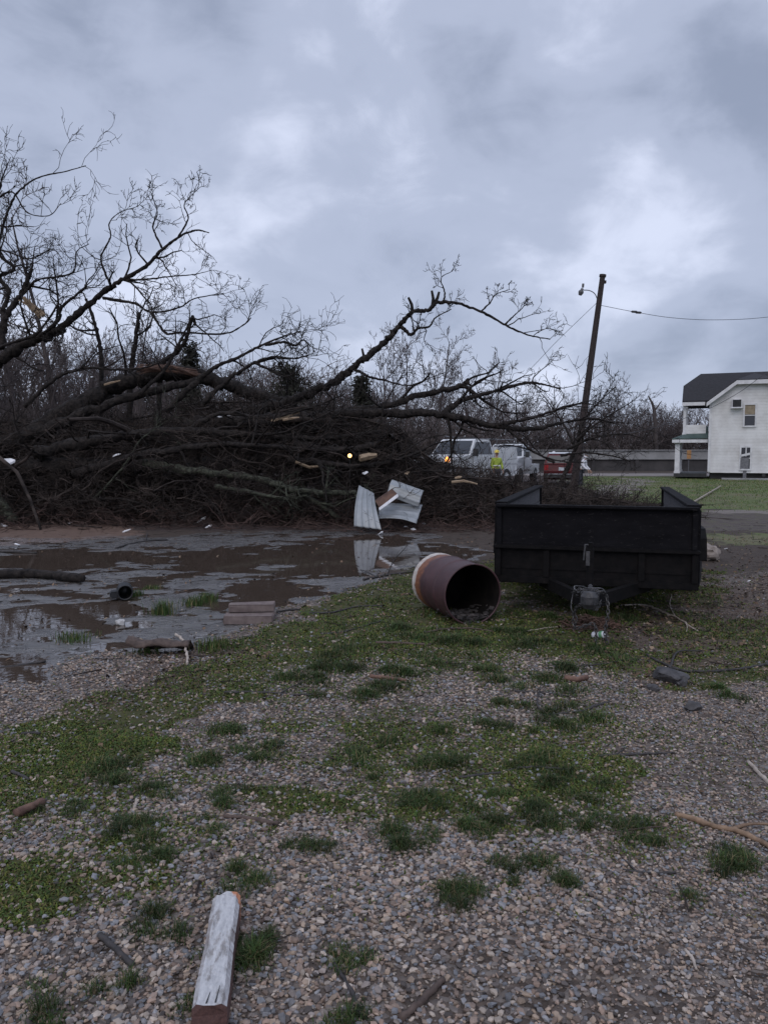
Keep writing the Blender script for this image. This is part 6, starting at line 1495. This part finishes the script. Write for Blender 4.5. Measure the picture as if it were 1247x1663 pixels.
ST = [
 ('stick', 'thick dark grey stick on the gravel left of the white painted timber', [(163, 1521), (188, 1545), (216, 1569)], 0.0115, 0.010, 'grey_stick', ()),
 ('stick', 'brown stick pointing at the bottom edge right of the white painted timber', [(720, 1588), (690, 1618), (650, 1655)], 0.0105, 0.012, 'brown_stick', ()),
 ('branch', 'tan peeled branch on the gravel at the right edge', [(1097, 1330), (1130, 1340), (1165, 1352), (1205, 1362), (1262, 1392)], 0.0135, 0.011, 'tan_stick', ([(1185, 1358), (1215, 1352), (1260, 1352)],)),
 ('stick', 'pale straight stick at the right edge above the tan branch', [(1214, 1243), (1232, 1262), (1262, 1290)], 0.010, 0.012, 'pale_stick', ()),
 ('stick', 'long straw coloured thin stem beside the tuft left of the tan branch', [(940, 1357), (1010, 1357), (1105, 1368)], 0.006, 0.005, 'brown_stick', ([(990, 1357), (1050, 1352), (1080, 1352)],)),
 ('stick', 'long thin dark twig crossing the grass tufts in the middle of the gravel', [(745, 1262), (800, 1256), (850, 1250), (895, 1252), (932, 1256)], 0.008, 0.005, 'grey_stick', ()),
 ('stick', 'forked dark twig on bare gravel right of the middle tufts', [(972, 1232), (1010, 1229), (1060, 1227), (1095, 1226)], 0.008, 0.005, 'grey_stick', ([(1000, 1230), (1020, 1218)],)),
 ('stick', 'dark twig with a knobbed right end below the can', [(890, 1164), (940, 1161), (970, 1152), (990, 1147)], 0.008, 0.009, 'grey_stick', ([(890, 1164), (872, 1150), (878, 1120)],)),
 ('stick', 'straight dark twig above the knobbed one', [(835, 1127), (880, 1130), (932, 1138)], 0.008, 0.005, 'grey_stick', ()),
 ('stick', 'straight dark twig lying on the moss left of centre', [(364, 1129), (430, 1127), (470, 1130), (517, 1130)], 0.010, 0.006, 'grey_stick', ([(455, 1129), (475, 1118), (490, 1112)],)),
 ('branch', 'long bent dark twig running from the dark angular rock to the right edge', [(1050, 1070), (1095, 1092), (1150, 1096), (1200, 1092), (1235, 1084), (1262, 1072)], 0.010, 0.012, 'grey_stick', ([(1090, 1090), (1100, 1066), (1140, 1064)],)),
 ('stick', 'thin dark twig right of the big tuft below the can', [(940, 1088), (985, 1086), (1025, 1078), (1060, 1080)], 0.006, 0.005, 'grey_stick', ()),
 ('branch', 'pale forked branch lying in front of the right half of the trailer', [(1008, 985), (1050, 985), (1092, 1003), (1132, 1028)], 0.010, 0.007, 'pale_stick', ([(1090, 1002), (1087, 985), (1090, 968)], [(1116, 1012), (1115, 1022), (1114, 1031)])),
 ('stick', 'brown stick on the mossy gravel above left of the white painted timber', [(363, 1324), (405, 1328), (452, 1336)], 0.009, 0.013, 'brown_stick', ()),
 ('wood_chunk', 'red-brown chunk of broken wood near the left edge', [(26, 1327), (48, 1317), (70, 1306)], 0.022, 0.020, 'red_wood', ()),
 ('stick', 'dark twig on the bare gravel lower right', [(1010, 1413), (1050, 1418), (1096, 1419)], 0.005, 0.006, 'grey_stick', ([(1030, 1416), (1012, 1402)],)),
 ('bark_piece', 'reddish strip of bark on the grass right of the straight moss twig', [(600, 1103), (630, 1106), (660, 1110)], 0.016, 0.014, 'red_wood', ()),
 ('bark_piece', 'orange-brown piece of bark in the grass below the can', [(916, 1110), (935, 1112), (953, 1108)], 0.024, 0.018, 'red_wood', ()),
 ('stick', 'dark curved stem in the weedy tuft below centre', [(543, 1562), (562, 1592), (582, 1636)], 0.006, 0.008, 'grey_stick', ()),
 ('stick', 'short pale twig on the gravel at lower right', [(1112, 1545), (1124, 1560), (1130, 1577)], 0.006, 0.005, 'pale_stick', ()),
 ('log', 'dark wet log lying in the mud at the left edge', [(-60, 935), (0, 937), (60, 936), (135, 944)], 0.068, 0.055, 'bark', ()),
 ('branch', 'thin dark branch lying across the mud behind the pipe', [(188, 889), (215, 882), (245, 878), (272, 876)], 0.016, 0.022, 'grey_stick', ([(238, 879), (240, 868)],)),
 ('branch', 'dark branch half sunk in the wet mud at the left edge', [(-40, 897), (10, 895), (60, 896)], 0.030, 0.018, 'grey_stick', ()),
 ('stick', 'dark curly stick at the edge of the reflecting puddle below the sheets', [(590, 941), (640, 934), (690, 930), (720, 926)], 0.013, 0.011, 'grey_stick', ([(612, 938), (596, 928), (585, 922)],)),
 ('stick', 'dark twig on the grass between the blocks and the barrel', [(502, 1000), (540, 997), (580, 988), (622, 987)], 0.010, 0.007, 'grey_stick', ()),
 ('stick', 'long thin twig on the grass pointing at the barrel', [(520, 1035), (560, 1030), (600, 1018), (620, 1012)], 0.008, 0.006, 'grey_stick', ()),
 ('stick', 'short dark twig beside the stacked blocks', [(450, 996), (468, 993), (488, 992)], 0.013, 0.010, 'grey_stick', ()),
 ('stick', 'thin pale twig lying in the grass right of the barrel', [(838, 1032), (880, 1024), (905, 1020), (930, 1018)], 0.006, 0.004, 'pale_stick', ()),
 ('stick', 'dark stick in the grass right under the barrel mouth', [(690, 1032), (720, 1026), (765, 1024), (800, 1030)], 0.010, 0.008, 'brown_stick', ()),
 ('stick', 'dark twig half way between the barrel and the bark strip', [(610, 1050), (650, 1051), (690, 1053)], 0.012, 0.009, 'brown_stick', ()),
 ('stick', 'twig on the mossy patch left of the mud, below the bark slab', [(105, 1160), (122, 1166), (140, 1172)], 0.004, 0.004, 'brown_stick', ()),
 ('stick', 'short dark stick on moss near the left edge', [(35, 1194), (55, 1192), (66, 1193)], 0.010, 0.008, 'grey_stick', ()),
 ('stick', 'dark crooked twig at the left edge of the mossy patch', [(20, 1255), (35, 1262), (48, 1270)], 0.010, 0.007, 'grey_stick', ()),
 ('stick', 'thin dark stem leaning through the gravel above the painted timber', [(425, 1500), (440, 1478), (446, 1462)], 0.005, 0.004, 'brown_stick', ()),
 ('branch', 'dark branch lying across the small puddle at the left edge', [(-30, 1082), (30, 1075), (75, 1070)], 0.016, 0.010, 'grey_stick', ()),
 ('stick', 'pale chip of split wood in the gravel above the largest left tuft', [(218, 1312), (221, 1304), (222, 1296)], 0.008, 0.006, 'pale_stick', ()),
]
for i, (nm, lab, pts, r0, r1, mt, fk) in enumerate(ST): stick(nm, lab, pts, r0, r1, mt, 300 + i, 'log' if nm == 'log' else nm.replace('_', ' '), fk)
stick('stick', 'pale crooked stick leaning over the right end of the bark slab', [(286, 1050), (296, 1058), (303, 1068), (304, 1084)], 0.012, 0.010, 'pale_stick', 350, 'stick', (), 0.0, 0.15, [0.12, 0.09, 0.05, 0.0])
a = Acc(); A, B_ = P(1126, 813, 26.5), P(1170, 789, 34); A[2], B_[2] = 0.05, 0.12
A, B_ = P(1126, 815, 25.5), P(1170, 789, 37); a.box((0, 0, 0), (0.035, float(np.linalg.norm(B_ - A)) * 0.98, 0.045)); o = a.build('pale_plank', M['pale_stick']); d = Vector(B_ - A); o.location = tuple((A + B_) / 2); o.rotation_euler = d.to_track_quat('Y', 'Z').to_euler(); tag(o, 'long pale lath lying on the lawn in front of the house', 'plank')
# sapling twig standing in the puddle
b = G(628, 935); a = Acc(); g = np.random.default_rng(31); q = [P(628, 935, b[1]), P(640, 910, b[1] + 0.1), P(655, 893, b[1] + 0.15), P(672, 872, b[1] + 0.2)]
c = catmull(q, 5) - b; a.tube(c, np.linspace(0.009, 0.003, len(c)), 6); ramify(a, g, c[None], np.linspace(0.009, 0.003, len(c))[None], [dict(per=7, ls=0.3, lmax=0.25, n=4, wig=0.2, rs=0.6)], 0.002)
o = a.build('twig', M['grey_stick']); o.location = tuple(b); tag(o, 'thin twig standing up out of the puddle in front of the metal sheets', 'twig')
# post stump mirrored in the small puddle
b = G(90, 1022)
# pale stump lump right of the trailer
b = G(1150, 908); t = Acc(); t.ico((0, 0, 0.10), (0.30, 0.22, 0.15), random.Random(4), 0.12, 3, 0.3); o = t.build('stump', simple('cut_stump', (0.16, 0.13, 0.11), (0.27, 0.23, 0.20), 9, 0.9, 0.5, 0.01)); o.location = (b[0] - 0.12, b[1], 0.0); tag(o, 'pale tree stump sticking out behind the right end of the trailer', 'stump')

# individual tufts in the wet mud
def tuft(px, py, h, n, rad, lab):
    b = G(px, py); a = Acc(); x = rng.normal(0, rad, n); y = rng.normal(0, rad, n)
    blades(a, x, y, np.zeros(n), h * (0.5 + 0.6 * rng.random(n)), np.full(n, 0.0035), 0.45, DARKG * 1.2)
    o = a.build('grass_tuft', M['grass']); o.location = (b[0], b[1], gz(b[0], b[1])); tag(o, lab, 'grass tuft', 'grass tufts standing in the wet mud')
tuft(266, 993, 0.17, 240, 0.06, 'tall dark green grass tuft alone in the mud right of the pipe')
tuft(316, 979, 0.13, 220, 0.07, 'grass tuft left of its twin between the lone tall tuft and the blocks')
tuft(337, 972, 0.12, 180, 0.06, 'grass tuft nearest the puddle above the blocks')
tuft(120, 1034, 0.08, 170, 0.09, 'low flat grass tuft in the mud at left, beside the sky reflecting puddle')
tuft(247, 952, 0.07, 130, 0.05, 'smallest grass tuft in the mud, upper right of the pipe')
tuft(219, 964, 0.10, 130, 0.05, 'yellowish grass tuft hidden right behind the pipe')
tuft(345, 1056, 0.10, 190, 0.08, 'bright green grass tuft right of the pale crooked stick')
tuft(243, 1058, 0.08, 130, 0.06, 'small weed tuft inside the bark slab')

# scraps of white debris along the edge of the pile
def scrap(px, py, s, lab, seed, mat='scrap_white', Y=None, name='debris_scrap', cat='scrap'):
    b = G(px, py) if Y is None else P(px, py, Y); g = np.random.default_rng(seed); a = Acc(); n = int(g.integers(5, 8))
    an = np.sort(g.random(n) * 6.28); r_ = s * (0.6 + 0.5 * g.random(n)); tl = g.normal(0, 0.3, 2)
    pts = np.stack([r_ * np.cos(an), r_ * np.sin(an) * 0.7, 0 * an], 1); pts[:, 2] = pts[:, 0] * tl[0] + pts[:, 1] * tl[1] + g.normal(0, s * 0.10, n) + s * 0.35
    c_ = pts.mean(0) + (0, 0, s * 0.25); m2 = len(pts); v = np.concatenate([pts, [c_], pts - (0, 0, s * 0.22), [c_ - (0, 0, s * 0.3)]])
    f = [(i, (i + 1) % m2, m2) for i in range(m2)] + [((i + 1) % m2 + m2 + 1, i + m2 + 1, 2 * m2 + 1) for i in range(m2)]
    a.add(v, [np.array(f), np.array([(i, i + m2 + 1, (i + 1) % m2 + m2 + 1, (i + 1) % m2) for i in range(m2)])])
    o = a.build(name, M[mat]); zz = (gz(b[0], b[1]) if Y is None else b[2]); o.location = (b[0], b[1], max(zz, WATER_Z if Y is None else -1)); tag(o, lab, cat, 'pale scraps of storm debris')
SC = [(22, 828, .13, 'large white crumpled scrap beside the mossy log end at the left edge'), (8, 856, .10, 'white scrap at the very left edge on the dry dirt'), (28, 884, .06, 'tiny white scrap where the dry dirt meets the mud at far left'),
 (92, 843, .07, 'white flake behind the long thin branch at far left'), (113, 851, .07, 'grey-white flake on the dirt strip below the long thin branch'), (162, 847, .09, 'flat white scrap under the middle of the long thin branch'),
 (205, 864, .09, 'white scrap lying on the far edge of the mud left of centre'), (220, 848, .11, 'bright white scrap in front of the right end of the long thin branch'), (326, 850, .15, 'biggest white scrap on the mud edge below the mossy limb'),
 (338, 857, .09, 'small pair-mate flake just right of the biggest white scrap'), (283, 848, .05, 'tiny white speck left of the biggest white scrap'), (496, 843, .08, 'white scrap first of three left of the metal sheets'),
 (513, 847, .07, 'white scrap middle of three left of the metal sheets'), (527, 851, .06, 'white scrap nearest the metal sheets of three on their left'), (618, 866, .09, 'white scrap at the foot of the standing metal sheet'),
 (655, 858, .13, 'white scrap largest below the right metal sheets'), (672, 862, .07, 'white flake right of the largest one below the right sheets'), (687, 853, .08, 'white lump at the right corner of the metal sheets'),
 (788, 850, .12, 'flat white scrap close to the left end of the trailer'), (724, 846, .06, 'pale speck between the metal sheets and the trailer'), (1180, 892, .05, 'white speck on the grass strip right of the trailer'), (1215, 945, .035, 'white speck on the litter at the right edge'),
 (415, 833, .06, 'pale fleck at the foot of the brush under the mossy limb')]
for i, (px, py, s, lab) in enumerate(SC): scrap(px, py, s, lab, 500 + i)
SC2 = [(591, 771, 17.6, .10, 'white scrap perched above the standing metal sheet', 'scrap_white'), (190, 740, 18.2, .10, 'pale scrap caught in the middle of the left brush', 'scrap_white'), (357, 678, 19.2, .07, 'white flake caught high on the brush under the arched trunk', 'scrap_white'),
 (150, 613, 20.2, .06, 'white speck stuck on top of the arched trunk', 'scrap_white'), (372, 676, 19.1, .06, 'pale bit right of the high white flake under the arch', 'scrap_white'), (14, 752, 18.0, .22, 'white cloth-like scrap under the arched trunk at the left edge', 'scrap_white'),
 (703, 665, 19.3, .07, 'pale flake hanging in the branches above the amber lamp', 'scrap_white'), (743, 777, 17.7, .10, 'yellowish scrap in the brush below the white truck', 'raw_wood'), (663, 770, 17.6, .09, 'pale pinkish scrap in the brush above the metal sheets', 'raw_wood')]
for i, (px, py, Y, s, lab, mt) in enumerate(SC2): scrap(px, py, s, lab, 540 + i, mt, Y)
def splint(p0, p1, r, lab, seed):
    A, B_ = P(*p0), P(*p1); a = Acc(); g = np.random.default_rng(seed); m_2 = (A + B_) / 2 + g.normal(0, 0.03, 3)
    a.tube([np.zeros(3), m_2 - A, B_ - A], [r, r, r * 0.5], 5); o = a.build('split_wood', M['raw_wood']); o.location = tuple(A); tag(o, lab, 'split wood', 'pale splintered pieces of wood in the pile')
splint((584, 744, 18.0), (612, 739, 18.1), 0.085, 'thick pale broken wood end right of the warm lamp', 1)
splint((441, 684, 18.9), (487, 669, 19), 0.035, 'long pale splinter lying on top of the pile left of the rising branch', 2)
splint((460, 682, 18.8), (486, 678, 18.8), 0.03, 'short pale splinter just under the long one', 3)
splint((733, 783, 17.2), (775, 786, 17.2), 0.03, 'thin pale stick in the brush below the white truck', 4)
splint((170, 625, 20), (196, 618, 20), 0.03, 'pale torn strip on the arched trunk', 5)
splint((480, 750, 18.2), (520, 757, 18.1), 0.035, 'grey-pale bent stick end mid pile left of the warm lamp', 6)
